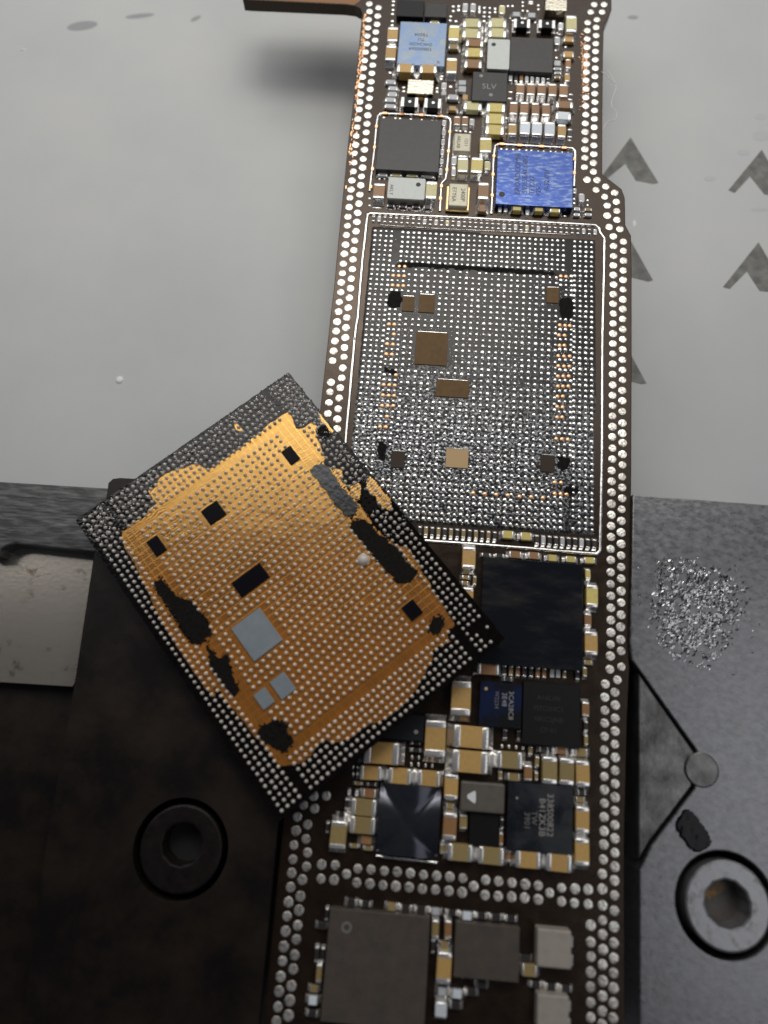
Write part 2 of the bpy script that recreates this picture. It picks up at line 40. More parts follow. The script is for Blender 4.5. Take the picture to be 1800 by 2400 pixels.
EDGE_PADS=[(7.917,29.252),(7.778,28.559),(7.417,27.84),(7.355,27.123),(7.353,26.396),(7.321,25.672),(7.304,24.974),(7.287,24.244),(7.285,23.502),(7.254,22.782),(7.252,22.033),(7.25,21.309),(7.248,20.59),(7.231,19.893),(7.215,19.185),(7.199,18.482),(7.183,17.749),(7.167,17.006),(7.166,16.303),(7.136,15.587),(7.135,14.896),(7.368,14.241),(7.932,13.777),(8.505,13.317),(8.608,12.635),(8.627,11.936),(8.634,11.259),(8.815,10.566),(9.019,9.643),(9.023,8.968),(9.013,8.235),(8.99,7.523),(8.968,6.847),(8.959,6.148),(8.937,5.453),(8.927,4.765),(8.905,4.067),(8.896,3.361),(8.887,2.676),(8.878,1.982),(8.856,1.278),(8.847,0.596),(8.838,-0.066),(8.817,-0.766),(8.808,-1.431),(8.799,-2.119),(8.802,-2.867),(8.781,-3.516),(8.798,-4.116),(8.776,-4.834),(8.768,-5.493),(7.227,29.214),(6.986,28.515),(6.761,27.533),(6.746,26.801),(6.731,26.056),(6.717,25.317),(6.702,24.565),(6.688,23.838),(6.673,23.135),(6.659,22.418),(6.659,21.672),(6.645,20.949),(6.632,20.232),(6.632,19.503),(6.604,18.779),(6.59,18.079),(6.591,17.385),(6.578,16.661),(6.578,15.961),(6.551,15.214),(6.718,14.234),(7.297,13.473),(7.858,12.981),(8.017,12.304),(8.012,11.542),(8.127,10.682),(8.391,9.998),(8.397,9.273),(8.39,8.537),(8.37,7.853),(8.363,7.16),(8.37,6.473),(8.35,5.776),(8.33,5.099),(8.337,4.414),(8.317,3.719),(8.311,3.03),(8.291,2.332),(8.285,1.655),(8.265,0.954),(8.259,0.274),(8.252,-0.428),(8.233,-1.111),(8.227,-1.788),(8.221,-2.459),(8.214,-3.137),(8.196,-3.784),(8.202,-4.491),(8.183,-5.179),(8.739,-6.224),(8.73,-6.88),(8.722,-7.532),(8.685,-8.194),(8.662,-8.88),(8.639,-9.56),(8.631,-10.232),(8.623,-10.899),(8.614,-11.56),(8.606,-12.215),(8.597,-12.92),(8.589,-13.563),(8.581,-14.242),(8.545,-14.903),(8.537,-15.597),(8.556,-16.202),(8.559,-17.042),(8.337,-17.745),(8.197,-18.409),(8.217,-19.068),(8.197,-19.737),(8.19,-20.398),(8.17,-21.055),(8.189,-21.714),(8.17,-22.359),(8.163,-23.008),(8.156,-23.664),(8.137,-24.314),(8.13,-24.993),(8.124,-25.618),(8.117,-26.283),(8.11,-26.931),(8.091,-27.562),(8.084,-28.232),(8.065,-28.929),(8.046,-29.641),(8.027,-30.346),(8.02,-30.999),(8.002,-31.646),(7.996,-32.286),(7.978,-32.92),(7.96,-33.549),(8.137,-5.882),(8.131,-6.542),(8.125,-7.212),(8.105,-7.907),(8.099,-8.564),(8.079,-9.218),(8.073,-9.864),(8.039,-10.566),(8.048,-11.2),(8.028,-11.902),(8.022,-12.569),(8.03,-13.228),(8.024,-13.897),(8.018,-14.573),(8.012,-15.243),(7.993,-15.894),(7.975,-16.513),(7.942,-17.221),(7.696,-18.016),(7.664,-18.709),(7.66,-19.381),(7.643,-20.034),(7.638,-20.706),(7.621,-21.385),(7.617,-22.044),(7.613,-22.697),(7.609,-23.343),(7.605,-23.996),(7.588,-24.655),(7.584,-25.319),(7.567,-25.954),(7.538,-26.642),(7.484,-27.314),(7.48,-27.998),(7.49,-28.73),(7.486,-29.403),(7.483,-30.022),(7.505,-30.68),(7.475,-31.335),(7.487,-32.027),(7.468,-32.668),(7.454,-33.303),(7.435,-33.864),(6.904,-29.665),(6.904,-30.4),(6.918,-31.032),(6.902,-31.706),(6.886,-32.328),(6.9,-32.987),(6.9,-33.618),(-8.127,28.085),(-8.12,27.3),(-8.116,26.556),(-8.143,25.852),(-8.128,25.12),(-8.122,24.359),(-8.118,23.638),(-8.123,22.888),(-8.119,22.178),(-8.113,21.441),(-8.112,20.775),(-8.115,20.035),(-8.113,19.295),(-8.819,28.406),(-8.733,27.694),(-8.754,26.945),(-8.721,26.205),(-8.715,25.47),(-8.699,24.755),(-8.719,24.015),(-8.721,23.262),(-8.734,22.582),(-8.734,21.807),(-8.778,21.069),(-8.743,20.341),(-8.74,19.683),(-8.737,19.03),(-8.107,18.583),(-8.111,17.874),(-8.104,17.151),(-8.107,16.44),(-8.104,15.728),(-8.12,14.99),(-8.097,14.297),(-8.758,18.236),(-8.744,17.555),(-8.74,16.823),(-8.722,16.099),(-8.752,15.413),(-8.715,14.665),(-8.697,13.957),(-8.722,13.236),(-8.717,12.521),(-8.731,11.863),(-8.725,11.143),(-8.731,10.411),(-8.712,9.721),(-8.72,9.017),(-8.697,8.288),(-8.705,7.596),(-8.71,6.878),(-8.702,6.182),(-8.71,5.507),(-8.687,4.807),(-8.706,4.111),(-8.697,3.422),(-8.714,2.722),(-8.721,2.059),(-8.724,1.371),(-8.741,0.687),(-8.746,0.025),(-8.12,13.588),(-8.105,12.89),(-8.101,12.161),(-8.113,11.455),(-8.123,10.738),(-8.121,10.044),(-8.117,9.339),(-8.126,8.623),(-8.121,7.913),(-8.117,7.225),(-8.097,6.512),(-8.105,5.818),(-8.1,5.132),(-8.109,4.45),(-8.115,3.742),(-8.135,3.039),(-8.127,2.344),(-8.105,1.656),(-8.098,0.972),(-8.066,0.326),(-8.065,-0.421),(-8.7,-1.408),(-8.7,-2.055),(-8.693,-2.764),(-8.686,-3.467),(-8.071,-1.091),(-8.104,-1.743),(-8.103,-2.421),(-8.099,-3.126),(-8.086,-3.792),(-8.058,-4.418),(-6.675,-24.747),(-7.34,-24.799),(-7.814,-25.285),(-7.224,-25.412),(-8.066,-25.873),(-7.499,-26.196),(-8.062,-26.534),(-8.095,-27.216),(-8.079,-27.881),(-8.067,-28.508),(-8.051,-29.16),(-7.515,-26.883),(-7.367,-27.508),(-7.356,-28.159),(-7.497,-28.774),(-8.078,-29.84),(-8.077,-30.47),(-8.081,-31.143),(-8.095,-31.824),(-8.082,-32.444),(-8.094,-33.121),(-8.101,-33.745),(-8.076,-34.405),(-8.083,-35.017),(-7.514,-29.526),(-7.516,-30.159),(-7.507,-30.833),(-7.509,-31.454),(-7.513,-32.14),(-7.515,-32.748),(-7.525,-33.468),(-7.534,-34.087),(-7.526,-34.723),(-6.597,-28.007),(-5.909,-27.973),(-4.754,-28.048),(-4.09,-28.036),(-3.414,-28.045),(-2.763,-28.034),(-2.101,-28.044),(-1.438,-28.063),(-0.778,-28.062),(-0.119,-28.051),(0.539,-28.06),(1.683,-28.051),(2.328,-28.062),(2.995,-28.07),(3.661,-28.088),(4.303,-28.099),(5.46,-28.108),(6.133,-28.095),(6.783,-28.074),(-6.565,-28.661),(-5.902,-28.649),(-5.301,-28.341),(-4.755,-28.692),(-4.094,-28.69),(-3.432,-28.699),(-2.784,-28.698),(-2.115,-28.686),(-1.455,-28.705),(-0.799,-28.693),(-0.132,-28.691),(0.536,-28.709),(1.097,-28.387),(1.676,-28.74),(2.328,-28.739),(3.002,-28.715),(3.641,-28.704),(4.314,-28.721),(4.88,-28.38),(5.466,-28.72),(6.102,-28.74),(6.782,-28.736)]
BOARD=[(-20.197,28.707),(-17.542,28.289),(-10.553,28.279),(-9.827,28.195),(-9.407,27.95),(-9.239,27.468),(-9.245,25.685),(-9.193,22.725),(-9.211,18.915),(-9.255,16.701),(-9.226,12.96),(-9.194,8.704),(-9.138,5.128),(-9.166,3.235),(-9.163,1.083),(-9.174,-1.546),(-9.179,-3.26),(-8.964,-15.516),(-8.77,-26.103),(-8.717,-33.99),(-8.623,-37.262),(8.512,-35.825),(8.506,-31.957),(8.573,-25.898),(8.813,-19.779),(8.985,-17.168),(9.076,-13.081),(9.274,-6.032),(9.417,1.274),(9.517,7.342),(9.523,10.118),(9.171,10.924),(9.172,12.948),(8.976,13.644),(8.376,14.187),(7.716,14.73),(7.762,20.299),(7.831,24.873),(7.905,27.346),(8.177,27.94),(8.453,28.831),(8.472,30.906)]
BGA_SQ=[(-4.383,4.243,0.738,1.051,'b'),(-3.225,4.334,0.983,1.267,'b'),(-2.757,1.237,1.956,2.214,'b'),(-1.332,-1.344,1.958,1.122,'b'),(-0.847,-5.771,1.315,1.179,'t'),(-4.298,-6.086,0.803,1.033,'d'),(4.433,-5.727,0.818,1.052,'d'),(4.569,5.435,0.762,1.087,'b')]
BGA_CU=[(-5.134,6.915),(-4.789,6.924),(-5.474,6.223),(-5.13,6.233),(-4.781,6.236),(-5.467,5.528),(-5.118,5.519),(-4.787,5.528),(-5.492,2.756),(-5.15,2.766),(-5.133,2.082),(-5.498,1.388),(-5.136,1.382),(-5.5,0.701),(-5.15,0.695),(-4.811,-0.666),(-5.492,-1.364),(-5.158,-1.359),(-4.825,-1.354),(-5.493,-2.045),(-5.149,-2.051),(-4.817,-2.039),(-5.492,-2.732),(-5.151,-2.726),(-4.821,-2.703),(-5.146,-3.417),(-5.501,-4.105),(-5.163,-4.093),(5.082,6.863),(5.41,6.853),(5.052,3.395),(5.374,3.386),(5.669,3.387),(5.016,2.698),(5.353,2.703),(4.925,-4.148),(5.257,-4.141),(5.605,-4.145),(4.87,-6.864),(5.233,-6.849),(4.879,-7.538),(5.214,-7.53),(5.555,-7.532),(0.196,-7.834),(0.867,-7.839),(1.521,-7.835),(2.184,-7.825),(2.853,-7.856),(3.53,-7.834),(4.207,-7.839),(5.057,1.994),(5.347,2.014),(4.984,1.279),(5.33,1.277),(5.675,1.3),(4.991,0.601),(5.336,0.599),(5.657,0.621),(4.976,-0.086),(5.307,-0.063),(5.627,-0.042),(4.983,-0.753),(5.29,-0.732),(5.609,-0.71),(4.968,-1.416),(5.285,-1.394),(4.964,-2.097),(5.28,-2.1),(4.961,-2.772),(5.264,-2.751)]
CHIP_SQ=[([(-5.831,-1.531),(-5.895,-0.457),(-4.911,-0.401),(-4.821,-1.525)],'k'),([(-6.221,-4.829),(-6.24,-4.147),(-5.218,-4.104),(-5.189,-4.858)],'k'),([(-5.947,4.028),(-5.951,4.676),(-4.979,4.764),(-4.967,3.934)],'k'),([(-1.476,-2.421),(-1.484,-0.577),(-0.513,-0.585),(-0.557,-2.425)],'k'),([(0.519,-3.825),(0.492,-2.0),(2.643,-1.958),(2.631,-3.806)],'g'),([(4.009,-3.817),(3.974,-2.908),(5.074,-2.837),(5.141,-3.803)],'g'),([(4.056,-4.86),(3.996,-4.15),(4.916,-4.093),(4.98,-4.805)],'g'),([(5.17,3.947),(5.105,4.711),(5.999,4.761),(6.095,3.961)],'k')]
AMBER=[(-7.768,5.726),(-7.518,5.838),(-7.212,5.763),(-6.867,5.588),(-6.51,5.584),(-6.351,5.939),(-6.399,6.338),(-5.981,6.615),(-5.716,6.239),(-5.168,6.127),(-4.714,5.902),(-3.989,5.728),(-4.119,5.464),(-3.298,5.719),(-2.277,5.747),(-0.832,5.658),(0.175,5.702),(0.867,5.509),(1.162,5.619),(1.912,5.779),(2.323,5.862),(2.822,6.414),(3.269,6.196),(3.908,6.227),(4.39,5.978),(4.716,6.052),(5.216,5.92),(5.671,5.821),(6.363,5.862),(7.003,5.675),(7.593,5.724),(7.582,5.335),(7.638,4.993),(8.219,4.916),(7.844,4.268),(7.9,3.766),(8.118,3.721),(8.359,3.301),(8.91,1.961),(9.163,0.881),(9.13,-0.09),(8.663,-1.462),(8.796,-2.053),(8.505,-2.81),(7.878,-3.318),(8.318,-4.485),(7.977,-5.076),(7.652,-5.797),(6.89,-5.733),(5.669,-5.949),(4.69,-5.987),(3.778,-6.08),(3.058,-6.07),(2.352,-6.194),(3.119,-6.567),(1.807,-6.622),(0.367,-6.608),(-0.798,-6.631),(-2.202,-6.511),(-3.434,-6.354),(-4.918,-6.048),(-5.755,-6.001),(-6.925,-5.912),(-7.569,-5.704),(-7.644,-4.999),(-7.683,-4.571),(-7.501,-4.147),(-7.775,-3.634),(-7.778,-3.156),(-8.086,-3.163),(-8.481,-3.182),(-8.755,-3.143),(-8.623,-2.681),(-9.033,-2.073),(-8.854,-1.499),(-8.644,-0.735),(-8.331,-0.037),(-7.86,0.067),(-7.624,0.468),(-7.632,0.795),(-7.627,2.025),(-7.633,2.898),(-7.756,3.985),(-7.843,5.31)]
CHIP_PATCH=[[(-4.133,-5.263),(-3.226,-5.207),(-2.441,-5.077),(-2.11,-4.652),(-1.415,-4.631),(-0.644,-4.505),(-0.014,-4.769),(0.204,-5.552),(-0.229,-5.898),(-1.102,-5.956),(-2.208,-5.87),(-3.216,-5.855),(-4.037,-5.807)],[(0.407,-5.291),(1.308,-5.184),(1.484,-4.748),(2.135,-4.955),(2.924,-5.18),(3.395,-5.189),(3.324,-5.69),(2.446,-5.798),(1.493,-5.783)],[(5.474,-5.537),(5.672,-4.58),(6.235,-4.353),(7.16,-4.546),(7.319,-5.128),(6.658,-5.591),(5.696,-5.847)],[(6.867,4.332),(6.657,4.895),(6.666,5.45),(7.204,5.181),(7.395,4.762),(7.254,4.415)],[(-4.081,4.719),(-4.119,5.464),(-3.707,5.592),(-1.609,5.532),(-0.784,5.623),(-0.42,5.133),(-0.768,4.687),(-1.637,4.627),(-3.246,4.607)],[(-0.276,4.764),(0.065,5.381),(0.626,5.559),(0.998,5.408),(1.467,5.653),(1.933,5.628),(2.785,5.837),(3.403,5.754),(4.104,5.87),(4.28,5.664),(4.268,4.873),(4.034,4.659),(3.443,4.589),(2.549,4.483),(1.625,4.526),(0.778,4.503),(-0.032,4.446)],[(-1.99,6.898),(-0.941,6.386),(-0.566,6.673),(0.032,6.284),(-0.165,5.65),(-0.749,5.667),(-1.152,6.116),(-1.76,6.506)],[(-5.893,6.624),(-5.741,7.022),(-5.155,6.954),(-4.976,6.675),(-5.315,6.344),(-5.662,6.308)]]
CHIP_BARE=[[(-8.998,2.874),(-8.923,3.072),(-8.41,3.112),(-8.309,2.935),(-8.646,2.811)],[(-6.539,7.135),(-5.191,7.162),(-5.069,6.962),(-5.777,6.976),(-6.075,6.904)],[(-3.396,5.792),(-2.978,6.128),(-2.651,5.955),(-2.657,5.458)],[(-1.909,5.829),(-1.783,6.379),(-1.355,6.342),(-1.021,5.802),(-1.409,5.595)],[(-1.631,6.768),(-1.694,7.178),(0.148,7.2),(0.579,6.793),(-0.05,6.562),(-0.871,6.476)],[(-6.362,6.384),(-5.981,6.615),(-5.734,6.216),(-6.074,5.884)]]
BEAD=(-5.694, -12.546)
JAW=[(-20.839, -9.399), (-20.877, -8.869), (-20.661, -8.594), (-20.235, -8.502), (-14.066, -8.493), (-9.27, -8.726), (-9.434, -8.744), (-9.196, -15.599), (-8.961, -26.05), (-8.873, -33.834), (-8.834, -37.07), (-19.984, -38.044), (-20.555, -28.373), (-20.644, -20.364), (-20.92, -13.104)]
JAWBAR=[(-28.483, -9.058), (-20.973, -8.991), (-14.131, -9.041), (-13.565, -13.165), (-21.141, -12.872), (-25.869, -12.699), (-26.285, -12.818), (-26.555, -13.06), (-26.655, -13.464), (-27.439, -13.566)]
JAWPLATE=[(-28.45, -11.911), (-19.999, -11.759), (-20.04, -16.49), (-21.377, -20.339), (-26.478, -20.425)]
JAWBASE=[(-26.763, -20.427), (-21.599, -20.339), (-19.06, -20.587), (-16.162, -38.86), (-22.373, -39.381)]
LSCREW=([-13.722, -27.752, 2.406], [-13.734, -27.766, 2.093], [-13.704, -27.541, 1.122])
RCLAMP=[(9.243, -7.345), (11.476, -7.366), (17.643, -7.431), (16.352, -34.867), (9.068, -35.477), (9.233, -26.943), (9.841, -25.747), (12.099, -22.914), (12.276, -21.034), (9.033, -16.654), (8.966, -15.862), (9.114, -11.724)]
RINSERT=[(9.386, -17.309), (12.169, -21.12), (11.976, -22.797), (9.726, -25.65), (9.211, -26.499)]
RPIN=[12.502, -21.969, 0.875]
RSCREW=([13.394, -28.162, 2.428], [13.469, -28.172, 2.075], [13.449, -28.106, 1.213])
RFLUX=[(10.379, -11.144), (11.773, -10.614), (13.119, -11.298), (15.438, -11.34), (15.819, -12.222), (14.71, -14.63), (14.119, -15.745), (12.876, -16.893), (11.171, -16.562), (10.33, -15.763), (10.028, -14.438), (10.271, -12.769)]
RSMUDGE=[(11.45, -23.798), (11.888, -23.823), (12.429, -24.371), (12.974, -25.262), (12.803, -25.737), (11.924, -26.095), (11.269, -25.397), (10.855, -24.73)]
CHEV=[[(11.575,23.601),(13.587,19.544),(13.219,19.407),(11.909,19.632),(11.136,21.131),(9.811,19.734),(9.301,19.779)],[(11.096,15.027),(12.985,11.077),(12.633,10.949),(11.423,11.222),(10.679,12.647),(9.365,11.229),(8.907,11.27)],[(10.501,6.653),(12.334,2.861),(12.013,2.775),(10.881,3.02),(10.209,4.391),(8.88,3.078),(8.441,3.113)],[(21.481,23.051),(23.244,18.948),(22.874,18.793),(21.422,18.985),(20.453,20.542),(19.233,18.981),(18.774,19.199)],[(20.72,14.783),(22.486,10.772),(22.102,10.625),(20.536,10.696),(19.729,12.254),(18.438,10.733),(17.947,10.84)]]
SMUDGES=[[(-31.919,32.453),(-31.982,32.225),(-32.276,31.984),(-32.743,31.776),(-33.291,31.644),(-33.812,31.613),(-34.203,31.689),(-34.387,31.858),(-34.326,32.085),(-34.034,32.327),(-33.566,32.536),(-33.015,32.669),(-32.493,32.7),(-32.101,32.623)],[(-27.366,33.702),(-27.458,33.578),(-27.767,33.434),(-28.229,33.298),(-28.756,33.196),(-29.241,33.149),(-29.59,33.166),(-29.733,33.244),(-29.642,33.367),(-29.335,33.512),(-28.871,33.648),(-28.344,33.75),(-27.858,33.797),(-27.509,33.78)],[(-23.453,33.732),(-23.45,33.623),(-23.525,33.48),(-23.665,33.331),(-23.84,33.206),(-24.017,33.13),(-24.16,33.117),(-24.242,33.17),(-24.246,33.279),(-24.171,33.421),(-24.032,33.57),(-23.856,33.695),(-23.679,33.772),(-23.535,33.785)],[(12.401,35.59),(12.355,35.501),(12.23,35.424),(12.051,35.375),(11.853,35.364),(11.675,35.393),(11.552,35.456),(11.509,35.541),(11.555,35.631),(11.68,35.708),(11.859,35.756),(12.058,35.767),(12.236,35.738),(12.359,35.675)],[(22.16,24.397),(22.083,24.185),(21.893,24.008),(21.63,23.9),(21.344,23.883),(21.092,23.96),(20.923,24.115),(20.872,24.319),(20.949,24.531),(21.138,24.709),(21.403,24.818),(21.69,24.835),(21.943,24.758),(22.11,24.601)],[(20.584,22.722),(20.529,22.6),(20.391,22.496),(20.195,22.431),(19.982,22.418),(19.793,22.46),(19.665,22.547),(19.624,22.664),(19.679,22.786),(19.817,22.89),(20.013,22.955),(20.227,22.968),(20.416,22.926),(20.544,22.839)],[(17.942,20.196),(17.891,20.093),(17.755,20.005),(17.563,19.949),(17.351,19.936),(17.163,19.968),(17.035,20.04),(16.992,20.137),(17.043,20.241),(17.179,20.329),(17.372,20.385),(17.583,20.398),(17.772,20.365),(17.9,20.293)],[(22.055,26.196),(22.001,26.053),(21.867,25.932),(21.681,25.859),(21.479,25.847),(21.301,25.899),(21.182,26.004),(21.145,26.142),(21.199,26.286),(21.333,26.407),(21.519,26.481),(21.722,26.493),(21.9,26.441),(22.019,26.335)],[(21.662,17.669),(21.589,17.592),(21.395,17.522),(21.119,17.472),(20.814,17.453),(20.541,17.468),(20.354,17.515),(20.291,17.584),(20.363,17.661),(20.557,17.731),(20.834,17.781),(21.14,17.8),(21.413,17.785),(21.599,17.738)]]
MATSPECK=[(-24.4, 0.632), (-37.637, 29.393), (11.731, 15.803)]
FIBRE=[[(8.086, 23.475), (8.398, 22.759), (8.679, 22.047), (8.528, 21.316), (8.38, 20.769), (8.404, 20.235), (8.683, 19.72), (8.578, 19.185), (8.081, 18.98), (7.822, 18.44)], [(7.678, 23.176), (7.966, 23.009), (8.324, 22.572), (8.71, 22.194)]]
# ---------------------------------------------------------------- materials
def mat(name, col, rough=.5, metal=0., spec=.5, bump=0., bscale=20., col2=None, cscale=5., cdetail=4, rand=0., rough2=None, coat=0., stretch=None, cthresh=None, bdetail=3):
    m = bpy.data.materials.new(name); m.use_nodes = True
    nt = m.node_tree; N = nt.nodes; L = nt.links; b = N['Principled BSDF']
    b.inputs['Base Color'].default_value = (*col, 1); b.inputs['Roughness'].default_value = rough
    b.inputs['Metallic'].default_value = metal; b.inputs['Specular IOR Level'].default_value = spec
    if coat: b.inputs['Coat Weight'].default_value = coat; b.inputs['Coat Roughness'].default_value = .12
    tc = N.new('ShaderNodeTexCoord'); src = tc.outputs['Object']
    if stretch:
        mp = N.new('ShaderNodeMapping'); mp.inputs['Scale'].default_value = stretch[0]; mp.inputs['Rotation'].default_value = (0, 0, stretch[1])
        L.new(src, mp.inputs[0]); src = mp.outputs[0]
    c_out = None
    if col2 is not None:
        n = N.new('ShaderNodeTexNoise'); n.inputs['Scale'].default_value = cscale; n.inputs['Detail'].default_value = cdetail; n.inputs['Roughness'].default_value = .62
        L.new(src, n.inputs['Vector'])
        r = N.new('ShaderNodeValToRGB'); t = cthresh or (.35, .68)
        r.color_ramp.elements[0].position = t[0]; r.color_ramp.elements[1].position = t[1]
        r.color_ramp.elements[0].color = (*col, 1); r.color_ramp.elements[1].color = (*col2, 1)
        L.new(n.outputs[0], r.inputs[0]); c_out = r.outputs[0]
        if rough2 is not None:
            mr = N.new('ShaderNodeMapRange'); mr.inputs[1].default_value = t[0]; mr.inputs[2].default_value = t[1]; mr.inputs[3].default_value = rough; mr.inputs[4].default_value = rough2
            L.new(n.outputs[0], mr.inputs[0]); L.new(mr.outputs[0], b.inputs['Roughness'])
    if rand:
        oi = N.new('ShaderNodeObjectInfo'); hs = N.new('ShaderNodeHueSaturation')
        mr = N.new('ShaderNodeMapRange'); mr.inputs[3].default_value = 1-rand; mr.inputs[4].default_value = 1+rand
        L.new(oi.outputs['Random'], mr.inputs[0]); L.new(mr.outputs[0], hs.inputs['Value'])
        if c_out: L.new(c_out, hs.inputs['Color'])
        else: hs.inputs['Color'].default_value = (*col, 1)
        c_out = hs.outputs[0]
    if c_out: L.new(c_out, b.inputs['Base Color'])
    if bump:
        n = N.new('ShaderNodeTexNoise'); n.inputs['Scale'].default_value = bscale; n.inputs['Detail'].default_value = bdetail
        L.new(src, n.inputs['Vector']); bu = N.new('ShaderNodeBump'); bu.inputs['Strength'].default_value = bump; bu.inputs['Distance'].default_value = .05
        L.new(n.outputs[0], bu.inputs['Height']); L.new(bu.outputs[0], b.inputs['Normal'])
    return m
M = {}
M['mask'] = mat('solder_mask', (.0115, .007, .0045), .22, spec=.5, bump=.06, bscale=2.5, bdetail=1, col2=(.019, .0118, .0072), cscale=1.2, rough2=.3)
M['mask'].node_tree.nodes['Principled BSDF'].inputs['Specular Tint'].default_value = (1, .8, .66, 1)
def land_mat():
    m = mat('fluxed_mask', (.012, .010, .009), .18, spec=.2)
    nt = m.node_tree; N = nt.nodes; L = nt.links; b = N['Principled BSDF']
    tc = N.new('ShaderNodeTexCoord'); sp = N.new('ShaderNodeSeparateXYZ'); L.new(tc.outputs['Object'], sp.inputs[0])
    n = N.new('ShaderNodeTexNoise'); n.inputs['Scale'].default_value = .5; n.inputs['Detail'].default_value = 5; L.new(tc.outputs['Object'], n.inputs['Vector'])
    a = N.new('ShaderNodeMath'); a.operation = 'MULTIPLY_ADD'; a.inputs[1].default_value = 7; L.new(n.outputs[0], a.inputs[0]); L.new(sp.outputs[1], a.inputs[2])
    mr = N.new('ShaderNodeMapRange'); mr.inputs[1].default_value = 5.5; mr.inputs[2].default_value = -1.5; mr.inputs[3].default_value = 0; mr.inputs[4].default_value = 1; L.new(a.outputs[0], mr.inputs[0])
    n2 = N.new('ShaderNodeTexNoise'); n2.inputs['Scale'].default_value = 6; n2.inputs['Detail'].default_value = 2; L.new(tc.outputs['Object'], n2.inputs['Vector'])
    th = N.new('ShaderNodeMapRange'); th.inputs[1].default_value = .47; th.inputs[2].default_value = .58; L.new(n2.outputs[0], th.inputs[0])
    f = N.new('ShaderNodeMath'); f.operation = 'MULTIPLY'; L.new(mr.outputs[0], f.inputs[0]); L.new(th.outputs[0], f.inputs[1])
    mx = N.new('ShaderNodeMix'); mx.data_type = 'RGBA'; L.new(f.outputs[0], mx.inputs[0]); mx.inputs[6].default_value = (.012, .010, .009, 1); mx.inputs[7].default_value = (.17, .18, .19, 1); L.new(mx.outputs[2], b.inputs['Base Color'])
    L.new(f.outputs[0], b.inputs['Metallic'])
    bu = N.new('ShaderNodeBump'); bu.inputs['Distance'].default_value = .05; L.new(n2.outputs[0], bu.inputs['Height'])
    bs = N.new('ShaderNodeMath'); bs.operation = 'MULTIPLY_ADD'; bs.inputs[1].default_value = .5; bs.inputs[2].default_value = .06; L.new(mr.outputs[0], bs.inputs[0]); L.new(bs.outputs[0], bu.inputs['Strength']); L.new(bu.outputs[0], b.inputs['Normal'])
    return m
M['bga'] = land_mat()
M['solder'] = mat('solder', (.88, .86, .83), .22, 1, bump=.25, bscale=5, bdetail=1, rand=.1)
M['solder_pad'] = mat('solder_pad', (.90, .85, .78), .36, .85, bump=.5, bscale=5, rand=.2, bdetail=2, col2=(.30, .27, .23), cscale=5.5, cdetail=2, cthresh=(.56, .64), stretch=((1, 2.0, 1), .6))
M['ball'] = mat('solder_ball', (.80, .745, .68), .38, .35, bump=.25, bscale=12)
M['tin'] = mat('tinned_terminal', (.93, .91, .88), .22, .78, bump=.18, bscale=5, bdetail=1, rand=.08)
M['copper'] = mat('bare_copper', (.95, .52, .28), .3, 1, bump=.3, bscale=14)
M['copper_edge'] = mat('copper_scratch', (.55, .32, .19), .35, 1, bump=.6, bscale=20, col2=(.12, .07, .045), cscale=9)
cc = {'tan': (.56, .345, .115), 'yellow': (.70, .57, .18), 'cream': (.66, .61, .32), 'brown': (.33, .17, .072), 'olive': (.31, .23, .095), 'grey': (.55, .56, .58), 'pale': (.74, .80, .86), 'dark': (.03, .026, .025)}
for k, v in cc.items():
    M['cap_'+k] = mat('ceramic_'+k, v, .42, bump=.06, bscale=30, col2=tuple(x*.86 for x in v), cscale=6, rand=.1)
M['plastic'] = mat('black_epoxy', (.030, .029, .027), .42, bump=.04, bscale=8, bdetail=1, col2=(.040, .039, .036), cscale=3)
M['plastic2'] = mat('grey_epoxy', (.022, .022, .023), .45, bump=.04, bscale=8, bdetail=1, col2=(.03, .03, .03), cscale=3)
M['plastic_black'] = mat('matt_black_epoxy', (.0045, .0045, .005), .4, spec=.3, bump=.03, bscale=6, bdetail=1)
M['plastic_black2'] = mat('slate_epoxy', (.010, .011, .013), .35, bump=.03, bscale=6, bdetail=1)
M['resin'] = mat('brown_mould_resin', (.085, .068, .053), .45, bump=.06, bscale=5, col2=(.062, .052, .044), cscale=1.6)
def die(name, a, b, rough, scale, r2, ang=.5):
    return mat(name, a, rough, .9, col2=b, cscale=scale, rough2=r2, bump=.03, bscale=4, stretch=((1, 1, 1), ang))
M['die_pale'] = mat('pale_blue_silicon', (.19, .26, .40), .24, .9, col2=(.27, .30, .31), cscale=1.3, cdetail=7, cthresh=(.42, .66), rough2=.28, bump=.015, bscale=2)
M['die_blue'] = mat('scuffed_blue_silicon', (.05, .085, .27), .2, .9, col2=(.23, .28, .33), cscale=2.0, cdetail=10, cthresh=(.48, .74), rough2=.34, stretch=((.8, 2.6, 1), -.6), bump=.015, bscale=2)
M['die_black'] = mat('polished_black_die', (.006, .0075, .011), .10, spec=.7, bump=.04, bscale=.8, col2=(.020, .018, .017), cscale=.7, cdetail=6, cthresh=(.45, .72), rough2=.24, stretch=((.5, 1.8, 1), -.8))
M['die_black2'] = mat('smeared_black_die', (.006, .007, .011), .18, spec=.6, col2=(.020, .022, .026), cscale=.7, rough2=.4, bump=.05, bscale=.8)
M['die_navy'] = mat('navy_die', (.02, .034, .10), .25, .6, col2=(.022, .023, .026), cscale=.45, cthresh=(.42, .56))
M['lid'] = mat('dented_foil_lid', (.075, .077, .088), .2, .75, col2=(.05, .052, .07), cscale=.8, bump=.02, bscale=1)
M['ceramic_white'] = mat('white_lid', (.62, .66, .63), .38, bump=.05, bscale=8, col2=(.58, .60, .56), cscale=3)
M['xtal'] = mat('crystal_lid', (.55, .52, .40), .42, .25, bump=.08, bscale=20, col2=(.48, .45, .34), cscale=4)
